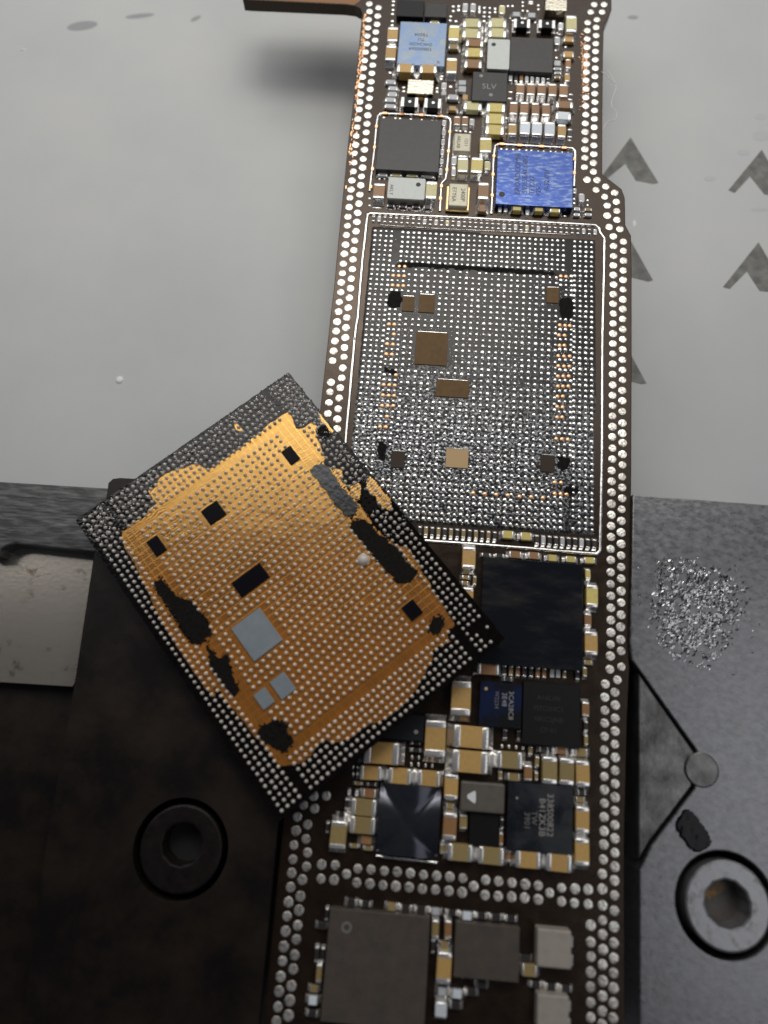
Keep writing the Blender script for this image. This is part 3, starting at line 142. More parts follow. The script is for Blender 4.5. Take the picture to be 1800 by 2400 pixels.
M['gold'] = mat('gilt_rim', (.85, .62, .30), .3, 1, bump=.2, bscale=12)
M['foil'] = mat('crinkled_foil', (.66, .61, .50), .25, 1, bump=.7, bscale=5, bdetail=2)
M['ink'] = mat('dark_ink', (.035, .035, .04), .6)
M['inkk'] = mat('laser_mark_darker', (.013, .0125, .012), .55)
M['inkd'] = mat('laser_mark_dark', (.02, .025, .06), .5)
M['inkl'] = mat('laser_mark_light', (.30, .29, .27), .55)
M['inkf'] = mat('laser_mark_faint', (.075, .068, .06), .55)
M['inkm'] = mat('laser_mark_mid', (.16, .155, .145), .55)
M['white'] = mat('white_paint', (.78, .78, .80), .45)
M['inductor'] = mat('ferrite_block', (.115, .10, .085), .5, bump=.12, bscale=20, col2=(.09, .08, .07), cscale=2)
M['inductor2'] = mat('grey_ferrite_block', (.36, .32, .28), .45, bump=.1, bscale=20, col2=(.31, .28, .245), cscale=2)
M['bsq_b'] = mat('bare_laminate', (.16, .092, .034), .45, spec=.12, bump=.05, bscale=6, col2=(.125, .073, .03), cscale=3)
M['bsq_t'] = mat('pale_laminate', (.50, .33, .15), .5, bump=.1, bscale=14)
M['bsq_d'] = mat('dark_laminate', (.05, .035, .025), .4, spec=.12, bump=.05, bscale=6)
# amber solder mask over copper planes of the chip: fine grid of plane gaps and traces
def amber_mat():
    m = mat('amber_mask', (.46, .20, .035), .3, 0., spec=.4, bump=.0)
    nt = m.node_tree; N = nt.nodes; L = nt.links; b = N['Principled BSDF']
    tc = N.new('ShaderNodeTexCoord')
    br = N.new('ShaderNodeTexBrick'); br.offset = 0; br.inputs['Scale'].default_value = 1; br.inputs['Brick Width'].default_value = .393; br.inputs['Row Height'].default_value = .393
    br.inputs['Mortar Size'].default_value = .018; br.inputs['Mortar Smooth'].default_value = .4
    br.inputs['Color1'].default_value = (.44, .148, .019, 1); br.inputs['Color2'].default_value = (.50, .175, .025, 1); br.inputs['Mortar'].default_value = (.60, .25, .05, 1)
    L.new(tc.outputs['Object'], br.inputs['Vector'])
    n = N.new('ShaderNodeTexNoise'); n.inputs['Scale'].default_value = .55; n.inputs['Detail'].default_value = 6; L.new(tc.outputs['Object'], n.inputs['Vector'])
    wv = N.new('ShaderNodeTexWave'); wv.inputs['Scale'].default_value = 2.3; wv.inputs['Distortion'].default_value = 14; wv.inputs['Detail'].default_value = 2; wv.inputs['Detail Scale'].default_value = .35
    L.new(tc.outputs['Object'], wv.inputs['Vector'])
    mx = N.new('ShaderNodeMix'); mx.data_type = 'RGBA'; mx.blend_type = 'MULTIPLY'
    rp = N.new('ShaderNodeValToRGB'); rp.color_ramp.elements[0].position = .3; rp.color_ramp.elements[1].position = .7
    rp.color_ramp.elements[0].color = (.72, .66, .6, 1); rp.color_ramp.elements[1].color = (1.1, 1.05, 1, 1)
    L.new(n.outputs[0], rp.inputs[0]); mx.inputs[0].default_value = 1
    L.new(br.outputs[0], mx.inputs[6]); L.new(rp.outputs[0], mx.inputs[7]); L.new(mx.outputs[2], b.inputs['Base Color'])
    ad = N.new('ShaderNodeMath'); ad.operation = 'MULTIPLY_ADD'; ad.inputs[1].default_value = .35; L.new(wv.outputs[1], ad.inputs[0])
    n2 = N.new('ShaderNodeTexNoise'); n2.inputs['Scale'].default_value = 4; n2.inputs['Detail'].default_value = 2; L.new(tc.outputs['Object'], n2.inputs['Vector'])
    a2 = N.new('ShaderNodeMath'); a2.operation = 'MULTIPLY_ADD'; a2.inputs[1].default_value = .9; L.new(n2.outputs[0], a2.inputs[0]); L.new(br.outputs[1], a2.inputs[2])
    L.new(a2.outputs[0], ad.inputs[2])
    bu = N.new('ShaderNodeBump'); bu.inputs['Strength'].default_value = .14; bu.inputs['Distance'].default_value = .04
    L.new(ad.outputs[0], bu.inputs['Height']); L.new(bu.outputs[0], b.inputs['Normal'])
    g = N.new('ShaderNodeBsdfPrincipled'); g.inputs['Metallic'].default_value = 1; g.inputs['Roughness'].default_value = .13; g.inputs['Base Color'].default_value = (.98, .60, .17, 1)
    L.new(bu.outputs[0], g.inputs['Normal']); ms = N.new('ShaderNodeMixShader'); ms.inputs[0].default_value = .5
    L.new(b.outputs[0], ms.inputs[1]); L.new(g.outputs[0], ms.inputs[2]); L.new(ms.outputs[0], N['Material Output'].inputs[0])
    return m
M['amber'] = amber_mat()
M['flex'] = mat('brown_polyimide', (.26, .11, .03), .4)
M['laminate_edge'] = mat('laminate_edge', (.03, .022, .016), .5, bump=.3, bscale=10)
def rim_mat():
    m = mat('black_underfill', (.0042, .0032, .0032), .12, spec=.3, col2=(.008, .0065, .006), cscale=3)
    nt = m.node_tree; N = nt.nodes; L = nt.links; b = N['Principled BSDF']
    tc = N.new('ShaderNodeTexCoord'); sp = N.new('ShaderNodeSeparateXYZ'); L.new(tc.outputs['Object'], sp.inputs[0])
    n = N.new('ShaderNodeTexNoise'); n.inputs['Scale'].default_value = .6; L.new(tc.outputs['Object'], n.inputs['Vector'])
    a = N.new('ShaderNodeMath'); a.operation = 'MULTIPLY_ADD'; a.inputs[1].default_value = 5; L.new(n.outputs[0], a.inputs[0]); L.new(sp.outputs[0], a.inputs[2])
    mr = N.new('ShaderNodeMapRange'); mr.inputs[1].default_value = 1.5; mr.inputs[2].default_value = -4.5; mr.inputs[3].default_value = .05; mr.inputs[4].default_value = .45; L.new(a.outputs[0], mr.inputs[0])
    n2 = N.new('ShaderNodeTexNoise'); n2.inputs['Scale'].default_value = 5; n2.inputs['Detail'].default_value = 1; L.new(tc.outputs['Object'], n2.inputs['Vector'])
    bu = N.new('ShaderNodeBump'); bu.inputs['Distance'].default_value = .05; L.new(n2.outputs[0], bu.inputs['Height']); L.new(mr.outputs[0], bu.inputs['Strength']); L.new(bu.outputs[0], b.inputs['Normal'])
    L.new(mr.outputs[0], b.inputs['Specular IOR Level'])
    return m
M['residue'] = rim_mat()
M['residue2'] = mat('charcoal_underfill', (.0055, .005, .0048), .6, spec=.06, bump=.35, bscale=5, bdetail=2, col2=(.013, .012, .011), cscale=6)
M['residue3'] = mat('slate_underfill', (.012, .013, .016), .2, spec=.9, bump=.2, bscale=4, bdetail=1)
M['chip_black'] = mat('chip_part_black', (.006, .006, .009), .25, spec=.08)
M['chip_grey'] = mat('chip_part_grey', (.27, .31, .34), .35, .2, bump=.05, bscale=6, col2=(.23, .27, .30), cscale=1.4)
M['bead'] = mat('flux_bead', (.62, .56, .50), .35, bump=.3, bscale=6)
# workbench
M['mat_white'] = mat('white_mat', (.515, .52, .513), .42, bump=.02, bscale=.5, col2=(.455, .475, .47), cscale=.06, cdetail=7)
M['print'] = mat('grey_print', (.115, .115, .105), .6, col2=(.22, .22, .20), cscale=1.2)
M['smudge'] = mat('smudge', (.30, .31, .315), .6)
M['smudge2'] = mat('faint_smudge', (.47, .485, .485), .6)
M['blackened'] = mat('blackened_steel', (.0055, .0042, .0036), .36, .0, spec=.3, bump=.12, bscale=2.5, col2=(.022, .0135, .0085), cscale=.3, cdetail=9, cthresh=(.4, .75), rough2=.5, bdetail=3)
M['bar'] = mat('scuffed_bar', (.06, .06, .06), .36, .7, bump=.25, bscale=2.5, col2=(.17, .17, .17), cscale=1.4, cdetail=8, cthresh=(.42, .72), stretch=((.5, 2.4, 1), .2), bdetail=3)
M['plate'] = mat('bright_plate', (.40, .365, .32), .24, .75, bump=.06, bscale=4, bdetail=2, col2=(.18, .15, .11), cscale=.9, cdetail=9, cthresh=(.58, .70))
M['rsteel'] = mat('brushed_grey_steel', (.17, .17, .175), .27, .88, bump=.16, bscale=4, col2=(.27, .27, .28), cscale=2.4, cdetail=9, cthresh=(.38, .7), rough2=.36, stretch=((1, 1.5, 1), .6), bdetail=3)
M['rsteel2'] = mat('worn_insert_steel', (.19, .187, .183), .26, .85, bump=.2, bscale=2.6, col2=(.07, .066, .062), cscale=.9, cdetail=8, bdetail=3)
M['screw'] = mat('screw_steel', (.30, .30, .31), .32, .75, bump=.25, bscale=3, bdetail=3, col2=(.13, .12, .11), cscale=1.3, cdetail=7, cthresh=(.5, .72))
M['screw_black'] = mat('black_screw', (.006, .005, .0045), .4, .2, spec=.3, bump=.3, bscale=3, bdetail=3, col2=(.016, .012, .010), cscale=1.5)
M['socket'] = mat('rusty_socket', (.10, .09, .085), .5, .5, bump=.7, bscale=3, col2=(.30, .16, .05), cscale=.9, cthresh=(.6, .7))
M['dark'] = mat('socket_dark', (.006, .006, .006), .7)
M['flux'] = mat('dried_flux', (.50, .50, .52), .25, .85, bump=.2, bscale=4)
M['flux_dark'] = mat('dark_dried_flux', (.012, .012, .013), .2)
M['tar'] = mat('black_grease', (.003, .003, .004), .15, spec=.2, bump=.25, bscale=2)
M['fibre'] = mat('white_fibre', (.75, .74, .70), .5)
# ---------------------------------------------------------------- mesh helpers
COL = sc.collection
def link(name, me, m, parent=None, loc=None, smooth=False):
    o = bpy.data.objects.new(name, me); COL.objects.link(o)
    if not me.materials: me.materials.append(m)
    if parent: o.parent = parent
    if loc: o.location = loc
    if smooth:
        for p in me.polygons: p.use_smooth = True
    return o
def tag(o, label, cat=None, group=None, kind=None):
    if label: o['label'] = label
    if cat: o['category'] = cat
    if group: o['group'] = group
    if kind: o['kind'] = kind
    return o
def to_me(bm, name, smooth=False):
    me = bpy.data.meshes.new(name); bm.to_mesh(me); bm.free()
    if smooth:
        for p in me.polygons: p.use_smooth = True
    return me
def add_box(bm, x0, x1, y0, y1, z0, z1, bev=0, seg=1, top_only=True):
    g = bmesh.ops.create_cube(bm, size=1)
    vs = g['verts']
    for v in vs: v.co = Vector(((x0+x1)/2+v.co.x*(x1-x0), (y0+y1)/2+v.co.y*(y1-y0), (z0+z1)/2+v.co.z*(z1-z0)))
    if bev:
        es = {e for v in vs for e in v.link_edges}
        if top_only: es = [e for e in es if not all(abs(v.co.z-z0) < 1e-6 for v in e.verts)]
        bmesh.ops.bevel(bm, geom=list(es), offset=bev, segments=seg, affect='EDGES', profile=.5)
def box_me(name, sx, sy, z0, z1, bev=0, seg=1):
    bm = bmesh.new(); add_box(bm, -sx/2, sx/2, -sy/2, sy/2, z0, z1, bev, seg); return to_me(bm, name)
def poly_me(name, outer, z0, z1, holes=(), bev=0):
    bm = bmesh.new(); es = []
    for lp in [outer, *holes]:
        vs = [bm.verts.new((x, y, z1)) for x, y in lp]
        es += [bm.edges.new((vs[i], vs[(i+1) % len(vs)])) for i in range(len(vs))]
    bmesh.ops.triangle_fill(bm, edges=es, use_beauty=True, use_dissolve=True)
    bmesh.ops.recalc_face_normals(bm, faces=bm.faces)
    for f in bm.faces:
        if f.normal.z < 0: f.normal_flip()
    g = bmesh.ops.extrude_face_region(bm, geom=bm.faces[:])
    top = [e for e in g['geom'] if isinstance(e, bmesh.types.BMVert)]
    low = [v for v in bm.verts if v not in set(top)]
    for v in low: v.co.z = z0
    bmesh.ops.recalc_face_normals(bm, faces=bm.faces)
    if bev:
        te = [e for e in bm.edges if all(abs(v.co.z-z1) < 1e-5 for v in e.verts) and any(abs(f.normal.z) < .3 for f in e.link_faces)]
        bmesh.ops.bevel(bm, geom=te, offset=bev, segments=2, affect='EDGES', profile=.6, clamp_overlap=True)
    return to_me(bm, name)
def smooth_poly(P, it=1, jit=0., seed=0):
    rnd = random.Random(seed)
    for k in range(it):
        Q = []
        for i in range(len(P)):
            a = P[i]; b = P[(i+1) % len(P)]
            Q += [(a[0]*.75+b[0]*.25, a[1]*.75+b[1]*.25), (a[0]*.25+b[0]*.75, a[1]*.25+b[1]*.75)]
        P = Q
    if jit: P = [(x+rnd.uniform(-jit, jit), y+rnd.uniform(-jit, jit)) for x, y in P]
    return P
def subdiv_loop(P, step, jit, seed):
    rnd = random.Random(seed); Q = []
    for i in range(len(P)):
        a = P[i]; b = P[(i+1) % len(P)]; d = math.dist(a, b); n = max(1, int(d/step))
        for k in range(n):
            t = k/n; Q.append((a[0]+(b[0]-a[0])*t+rnd.uniform(-jit, jit), a[1]+(b[1]-a[1])*t+rnd.uniform(-jit, jit)))
    return Q
def cyl_me(name, r, z0, z1, n=40, bev=0, hole=0, hn=6, hdepth=1.):
    out = [(r*math.cos(2*math.pi*i/n), r*math.sin(2*math.pi*i/n)) for i in range(n)]
    hs = [[(hole*math.cos(2*math.pi*i/hn), hole*math.sin(2*math.pi*i/hn)) for i in range(hn)]] if hole else []
    return poly_me(name, out, z0, z1, hs, bev)
def dome(bm, x, y, z, r, h, n=8, rings=3, flat=0.):
    rows = []
    for k in range(rings):
        a = math.pi/2*k/rings; rr = r*(math.cos(a)*(1-flat)+flat*(1 if k == 0 else .86 if k == 1 else .6)); rows.append([bm.verts.new((x+rr*math.cos(2*math.pi*i/n), y+rr*math.sin(2*math.pi*i/n), z+h*math.sin(a))) for i in range(n)])
    t = bm.verts.new((x, y, z+h))
    for k in range(rings-1):
        for i in range(n): bm.faces.new((rows[k][i], rows[k][(i+1) % n], rows[k+1][(i+1) % n], rows[k+1][i]))
    for i in range(n): bm.faces.new((rows[-1][i], rows[-1][(i+1) % n], t))
def text_me(name, lines, size, lead=1.05, align='CENTER'):
    c = bpy.data.curves.new(name, 'FONT'); c.body = '\n'.join(lines); c.size = size; c.align_x = align; c.align_y = 'CENTER'; c.space_line = lead; c.resolution_u = 2; c.extrude = .002
    o = bpy.data.objects.new(name, c); COL.objects.link(o)
    dg = bpy.context.evaluated_depsgraph_get(); me = bpy.data.meshes.new_from_object(o.evaluated_get(dg), depsgraph=dg)
    bpy.data.objects.remove(o); bpy.data.curves.remove(c); me.name = name; me.materials.clear(); return me
def lettering(parent, lines, size, z, m, rot=0., off=(0, 0), lead=1.05):
    o = link('lettering', text_me('lettering', lines, size, lead), M[m], parent); o.location = (off[0], off[1], z); o.rotation_euler = (0, 0, R(rot)); return o
def ridge_me(name, P, wd, h, closed=False, jit=.0):
    bm = bmesh.new(); prof = [(-.5, 0), (-.42, .6), (-.2, .95), (.2, .95), (.42, .6), (.5, 0)]
    Q = []
    for i in range(len(P)-1):
        a = Vector(P[i]); b = Vector(P[i+1]); n = max(1, int((b-a).length/.35))
        for k in range(n): Q.append(a.lerp(b, k/n))
    Q.append(Vector(P[-1])); rows = []
    rnd = random.Random(3)
    for i, q in enumerate(Q):
        d = (Q[min(i+1, len(Q)-1)]-Q[max(i-1, 0)]); d = d.normalized() if d.length else Vector((1, 0)); nrm = Vector((-d.y, d.x)); s = 1+rnd.uniform(-jit, jit)
        rows.append([bm.verts.new((q.x+nrm.x*a*wd*s, q.y+nrm.y*a*wd*s, b*h)) for a, b in prof])
    for i in range(len(rows)-1):
        for k in range(len(prof)-1): bm.faces.new((rows[i][k], rows[i+1][k], rows[i+1][k+1], rows[i][k+1]))
    bmesh.ops.recalc_face_normals(bm, faces=bm.faces)
    return to_me(bm, name, True)
def empty(name, loc=(0, 0, 0), rz=0):
    o = bpy.data.objects.new(name, None); COL.objects.link(o); o.location = loc; o.rotation_euler = (0, 0, rz); o.empty_display_size = 1; return o
# ---------------------------------------------------------------- the setting: white mat
bm = bmesh.new(); add_box(bm, -260, 260, -200, 300, -8, -6); mt = link('work_mat', to_me(bm, 'work_mat'), M['mat_white'])
tag(mt, 'pale grey work mat far below the board, printed with dark chevrons', None, None, 'structure')
for P in CHEV: link('chevron_mark', poly_me('chevron_mark', P, -6.05, -5.985), M['print'], mt)
for i, P in enumerate(SMUDGES): link('smudge_mark', poly_me('smudge_mark', P, -6.05, -5.99), M['smudge' if i < 4 else 'smudge2'], mt)
for i, (x, y) in enumerate(MATSPECK):
    bm = bmesh.new(); dome(bm, 0, 0, 0, .3, .12, 10, 3); o = link('crumb', to_me(bm, 'crumb', True), M['white'], None, (x, y, -6))
    o.scale = ((1, 1, 1), (.9, .25, .5), (.5, 1.1, .5))[i]
    tag(o, ('white round crumb on the mat left of the lifted chip', 'tiny white sliver on the mat in the upper left corner', 'pale sliver on the mat beside the right board edge')[i], 'crumb')
# ---------------------------------------------------------------- left clamp
lc = empty('board_clamp', (-22, -22, -6)); tag(lc, 'blackened steel clamp with dark socket screw left of the circuit board', 'clamp')
def at(o, p): o.parent = p; o.matrix_parent_inverse.identity(); o.location = o.location - p.location; return o
def circ(c, n=56): return [(c[0]+c[2]*math.cos(2*math.pi*i/n), c[1]+c[2]*math.sin(2*math.pi*i/n)) for i in range(n)]
lo, lh, ls = LSCREW
at(link('jaw', poly_me('jaw', JAW, -6, .5, [circ(lo)], .12), M['blackened']), lc)
o = at(link('crossbar', poly_me('crossbar', JAWBAR, -6, -.1, (), .1), M['bar']), lc); o['label'] = 'scuffed dark grey steel crossbar'
o = at(link('bright_plate', poly_me('bright_plate', JAWPLATE, -6, -1.2, (), .05), M['plate']), lc); o['label'] = 'bright stained steel plate'
for v in bpy.data.objects['bright_plate'].data.vertices: v.co.z -= .034*(v.co.y+13) if v.co.z > -3 else 0
at(link('base_block', poly_me('base_block', JAWBASE, -6, -1.7, (), .05), M['blackened']), lc)
def screw(p, hd, sk, z, m1, m2):
    hx = [(sk[0]-hd[0]+sk[2]*math.cos(R(20+60*i)), sk[1]-hd[1]+sk[2]*math.sin(R(20+60*i))) for i in range(6)]
    hx = smooth_poly(hx, 1)
    s = link('socket_screw', poly_me('socket_screw', circ((0, 0, hd[2])), -3, 0, [hx], .12), M[m1]); s.location = (hd[0], hd[1], z); at(s, p)
    bm = bmesh.new(); n = 14
    hx2 = [(x*1.05, y*1.05) for x, y in hx]
    link('socket_floor', poly_me('socket_floor', hx2, -2.9, -1.2), M[m2], s)
    return s
screw(lc, lh, ls, .42, 'screw_black', 'dark')
# ---------------------------------------------------------------- right clamp
rc = empty('board_clamp', (20, -24, -6)); tag(rc, 'grey steel clamp with bright socket screw right of the circuit board', 'clamp')
ro, rh, rs = RSCREW
at(link('jaw', poly_me('jaw', RCLAMP, -6, .3, [circ(ro), circ((RPIN[0], RPIN[1], RPIN[2]*1.06))] if False else [circ(ro)], .08), M['rsteel']), rc)
at(link('jaw_insert', poly_me('jaw_insert', RINSERT, -6, .24, (), .08), M['rsteel2']), rc)
o = link('dowel_pin', cyl_me('dowel_pin', RPIN[2], -1, 0, 36, .08), M['rsteel2']); o.location = (RPIN[0], RPIN[1], .36); at(o, rc)
s = screw(rc, rh, rs, .4, 'screw', 'socket')
# crusted flux on the clamp: lumpy sheet
def lumpy(name, P, step, z, amp, fscale, seed):
    xs = [p[0] for p in P]; ys = [p[1] for p in P]; bm = bmesh.new(); V = {}
    def inside(x, y):
        c = False; n = len(P); j = n-1
        for i in range(n):
            if ((P[i][1] > y) != (P[j][1] > y)) and (x < (P[j][0]-P[i][0])*(y-P[i][1])/(P[j][1]-P[i][1]+1e-12)+P[i][0]): c = not c
            j = i
        return c
    nx = int((max(xs)-min(xs))/step)+1; ny = int((max(ys)-min(ys))/step)+1
    ins = {}
    for i in range(nx+1):
        for j in range(ny+1):
            x = min(xs)+i*step; y = min(ys)+j*step
            jx = noise.noise((x*5+seed, y*5, 1))*step*.4; jy = noise.noise((x*5, y*5+seed, 7))*step*.4
            ins[i, j] = (inside(x, y), x+jx, y+jy)
    for i in range(nx):
        for j in range(ny):
            q = [(i, j), (i+1, j), (i+1, j+1), (i, j+1)]
            if all(ins[k][0] for k in q):
                for k in q:
                    if k not in V:
                        edge = not all(ins.get((k[0]+a, k[1]+b), (False,))[0] for a in (-1, 0, 1) for b in (-1, 0, 1))
                        x, y = ins[k][1:]; hz = 0 if edge else .012+amp*(.5+.5*noise.noise((x*fscale+seed, y*fscale, seed)))+amp*.6*(.5+.5*noise.noise((x*fscale*2.7, y*fscale*2.7+seed, seed)))
                        V[k] = bm.verts.new((x, y, z+hz-(.012 if edge else 0)))
                bm.faces.new([V[k] for k in q])
    return to_me(bm, name, True)
def inside_poly(x, y, P):
    c = False; j = len(P)-1
    for i in range(len(P)):
        if ((P[i][1] > y) != (P[j][1] > y)) and (x < (P[j][0]-P[i][0])*(y-P[i][1])/(P[j][1]-P[i][1]+1e-12)+P[i][0]): c = not c
        j = i
    return c
rnd = random.Random(21); bmL = bmesh.new(); bmD = bmesh.new(); fcx = sum(p[0] for p in RFLUX)/len(RFLUX); fcy = sum(p[1] for p in RFLUX)/len(RFLUX)
for k in range(5200):
    x = fcx+rnd.gauss(0, 1.25); y = fcy+rnd.gauss(0, 1.35); keep = inside_poly(x, y, RFLUX)
    if not keep and rnd.random() > .12: continue
    if noise.noise((x*2.3+7, y*2.3, 14.)) < -.18 or rnd.random() < .25: continue
    a0 = .9+rnd.gauss(0, .5); L_ = rnd.uniform(.04, .15)*(1 if keep else .6); w2 = L_*rnd.uniform(.25, .5); tz = rnd.uniform(-.25, .25)
    bm = bmL if rnd.random() < .52 else bmD; vs = []
    for q in range(6):
        t = q*math.pi/3; u = L_*math.cos(t)*rnd.uniform(.7, 1.1); v = w2*math.sin(t)*rnd.uniform(.7, 1.1)
        vs.append(bm.verts.new((x+u*math.cos(a0)-v*math.sin(a0), y+u*math.sin(a0)+v*math.cos(a0), .325+tz*v+rnd.uniform(0, .012))))
    bm.faces.new(vs)
o = link('flux_stain', to_me(bmD, 'flux_stain'), M['flux_dark']); at(o, rc); o['kind'] = 'stuff'
o = link('flux_crust', to_me(bmL, 'flux_crust'), M['flux']); at(o, rc); o['kind'] = 'stuff'; o['label'] = 'sparkling crust of dried flux flakes'
o = link('grease_blot', lumpy('grease_blot', smooth_poly(RSMUDGE, 2), .08, .3, .02, 3.0, 9.), M['tar']); at(o, rc); o['label'] = 'black grease blot'
# ---------------------------------------------------------------- the circuit board
pcb = empty('logic_board', (0, 0, 0)); tag(pcb, 'long dark phone circuit board crowded with components, held between two clamps', 'circuit board')
BOARD = [(-18, 33), (-18, 28.32)]+BOARD[1:-1]+[(8.47, 33)]
sub = link('substrate', poly_me('substrate', BOARD, -.85, 0, (), .05), M['mask'], pcb)
# bare copper scraped along the upper left edge
bm = bmesh.new(); rnd = random.Random(5)
for k in range(150):
    y = rnd.triangular(12, 28, 26); x = -9.12+abs(rnd.gauss(0, .16)); s = rnd.uniform(.04, .16)
    if y > 27.4: continue
    vs = [bm.verts.new((x+s*rnd.uniform(.5, 1)*math.cos(a)*.5, y+s*1.8*rnd.uniform(.4, 1)*math.sin(a), .012)) for a in [i*math.pi/3 for i in range(6)]]; bm.faces.new(vs)
for k in range(260):
    y = rnd.triangular(19, 27, 24); x = 6.55+rnd.gauss(0, .13); s = rnd.uniform(.02, .06)
    vs = [bm.verts.new((x+s*math.cos(a), y+s*1.3*rnd.uniform(.4, 1)*math.sin(a), .012)) for a in [i*math.pi/2.5 for i in range(5)]]; bm.faces.new(vs)
o = link('copper_scratches', to_me(bm, 'copper_scratches'), M['copper'], pcb); o['kind'] = 'stuff'; o['label'] = 'scraped bare copper flecks along the board edges'
# strip of flexible circuit leaving to the left at the top
o = link('flex_strip', poly_me('flex_strip', [(-18, 33), (-18, 28.36), (-10.6, 28.33), (-9.9, 28.25), (-9.5, 28.6), (-9.4, 33)], 0, .012), M['flex'], pcb); o['label'] = 'brown flexible strip at the top left'
# edge pads
EDGE_PADS.sort(key=lambda p: (p[0]+3.3)**2+(p[1]+20)**2)
variants = []
def flat_pad(bm, x, y, r, h, n=16, seed=0):
    rr = random.Random(seed); rows = []
    for f, z in ((1, 0), (.97, .8), (.9, 1.0), (.5, 1.0)):
        rows.append([bm.verts.new((x+r*f*math.cos(2*math.pi*i/n)*(1+.03*math.sin(2*i+seed)), y+r*f*math.sin(2*math.pi*i/n), h*z*(1 if f > .9 else 1+rr.uniform(-.22, .22)))) for i in range(n)])
    t = bm.verts.new((x, y, h*1.05))
    for k in range(3):
        for i in range(n): bm.faces.new((rows[k][i], rows[k][(i+1) % n], rows[k+1][(i+1) % n], rows[k+1][i]))
    for i in range(n): bm.faces.new((rows[-1][i], rows[-1][(i+1) % n], t))
for v in range(6):
    bm = bmesh.new(); flat_pad(bm, 0, 0, .246, .026, 16, v)
    variants.append(to_me(bm, 'edge_pad', True))
for i, (x, y) in enumerate(EDGE_PADS[:300]):
    o = link('edge_pad', variants[i % 6], M['solder_pad'], pcb, (x, y, 0)); o.rotation_euler = (0, 0, rnd.uniform(0, 6.28)); s = rnd.uniform(.93, 1.06)*(1.0 if y > -17 else .97); o.scale = (s, s, rnd.uniform(.7, 1.2))
bm = bmesh.new()
for k, (x, y) in enumerate(EDGE_PADS[300:]): flat_pad(bm, x, y, .24, .026, 16, k)
o = link('far_edge_pads', to_me(bm, 'far_edge_pads', True), M['solder_pad'], pcb); o['kind'] = 'stuff'
# fences
for i, (P, wd) in enumerate(FENCES): link('solder_fence', ridge_me('solder_fence', P, wd, .10 if i != 3 else .35, False, .18), M['solder'], pcb)
for i, (x, y) in enumerate(COPPERBITS):
    b_ = box_me('fence_gap', .2, .26, 0, .115, .02) if (i < 4 or 13 <= i < 17 or i > 21) is False else box_me('fence_gap', .36, .2, 0, .115, .02)
    link('fence_gap', b_, M['copper'], pcb, (x, y, 0))
# processor land field
def fld_ring():
    L_ = []
    nb = 39; na = 53
    for i in range(na+1):
        a = -9.50+19.0*i/na
        for j in range(nb+1):
            b = -6.9+13.85*j/nb
            side = j < 4 or j > nb-4
            end = i < 7 or i > na-7
            if side or (end and 5 <= j <= nb-5): L_.append((a, b))
    return L_
o = link('fluxed_land', lumpy('fluxed_land', [(-7.25, 9.85), (7.35, 9.75), (7.22, -10.0), (-7.15, -9.9)], .12, .004, .006, 2.6, 11.), M['bga'], pcb); o['label'] = 'flux smeared ball grid land where the chip was lifted off'
def blocked(x, y, S_, mg=.16):
    return any(abs(x-s[0]) < s[2]/2+mg and abs(y-s[1]) < s[3]/2+mg for s in S_)
lands = []; rnd = random.Random(12)
for a, b in fld_ring(): lands.append((b+.05, a-.05))
for i in range(36):
    y = 6.73-.393*i
    for j in range(24):
        x = -4.45+.402*j
        if i == 0 and j in (7, 10, 0): continue
        if y < -5.2 or True: lands.append((x, y))
for i in range(36):
    y = 6.9-.345*i
    for j in range(3):
        for x in (-5.5+.335*j, 5.08+.335*j):
            if (abs(x) > 4.75 if x < 0 else x > 4.95): lands.append((x, y))
dark_zones = [(-5.3, 4.5, .9, 1.3), (5.45, 4.6, .9, 1.6), (0.3, 7.05, 10.2, .35), (-5.2, -.3, .7, .5), (-5.3, -5.3, .5, .8), (5.3, -5.6, .6, .7)]
ok = []
for x, y in lands:
    if blocked(x, y, BGA_SQ) or blocked(x, y, dark_zones, 0) or any(math.dist((x, y), c) < .2 for c in BGA_CU): continue
    if any(abs(x-q[0]) < .2 and abs(y-q[1]) < .2 for q in ok[-90:]): continue
    if y < -.5 and rnd.random() < .04: continue
    ok.append((x, y))
bm = bmesh.new(); bm2 = bmesh.new()
for x, y in ok:
    r = .114*rnd.uniform(.85, 1.15); dome(bm, x+rnd.uniform(-.015, .015), y+rnd.uniform(-.015, .015), .03, r, .038*rnd.uniform(.7, 1.3), 9, 3, .45)
    if y < -5.3 and abs(x) < 5: dome(bm2, x+.12, y-.1, .01, .06, .05, 6, 2)
for k in range(5200):  # metal flecks added to give the land field a broad, brighter sparkle
    x = rnd.uniform(-7, 7.1); y = rnd.triangular(-9.8, 9.4, -6); r = rnd.uniform(.012, .036)
    if not blocked(x, y, BGA_SQ, .05): dome(bm2, x, y, .03, r, r*.45, 6, 2)
o = link('solder_lands', to_me(bm, 'solder_lands', True), M['solder'], pcb); o['kind'] = 'stuff'; o['label'] = 'dense grid of tiny bright solder lands'
o = link('sparkle_specks', to_me(bm2, 'sparkle_specks', True), M['solder'], pcb); o['kind'] = 'stuff'
bm = bmesh.new(); dome(bm, 0, 0, .02, .14, .045, 12, 3, .6); cm = to_me(bm, 'copper_land', True)
for x, y in BGA_CU: link('copper_land', cm, M['copper'], pcb, (x, y, 0))
for x, y, sx, sy, k in BGA_SQ:
    o = link('bare_window', box_me('bare_window', sx, sy, 0, .075, .012), M['bsq_'+k], pcb, (x, y, 0))
    link('window_lip', box_me('window_lip', sx*.92, .035, 0, .1, .01), M['solder'], o, (0, sy/2+.01, 0))
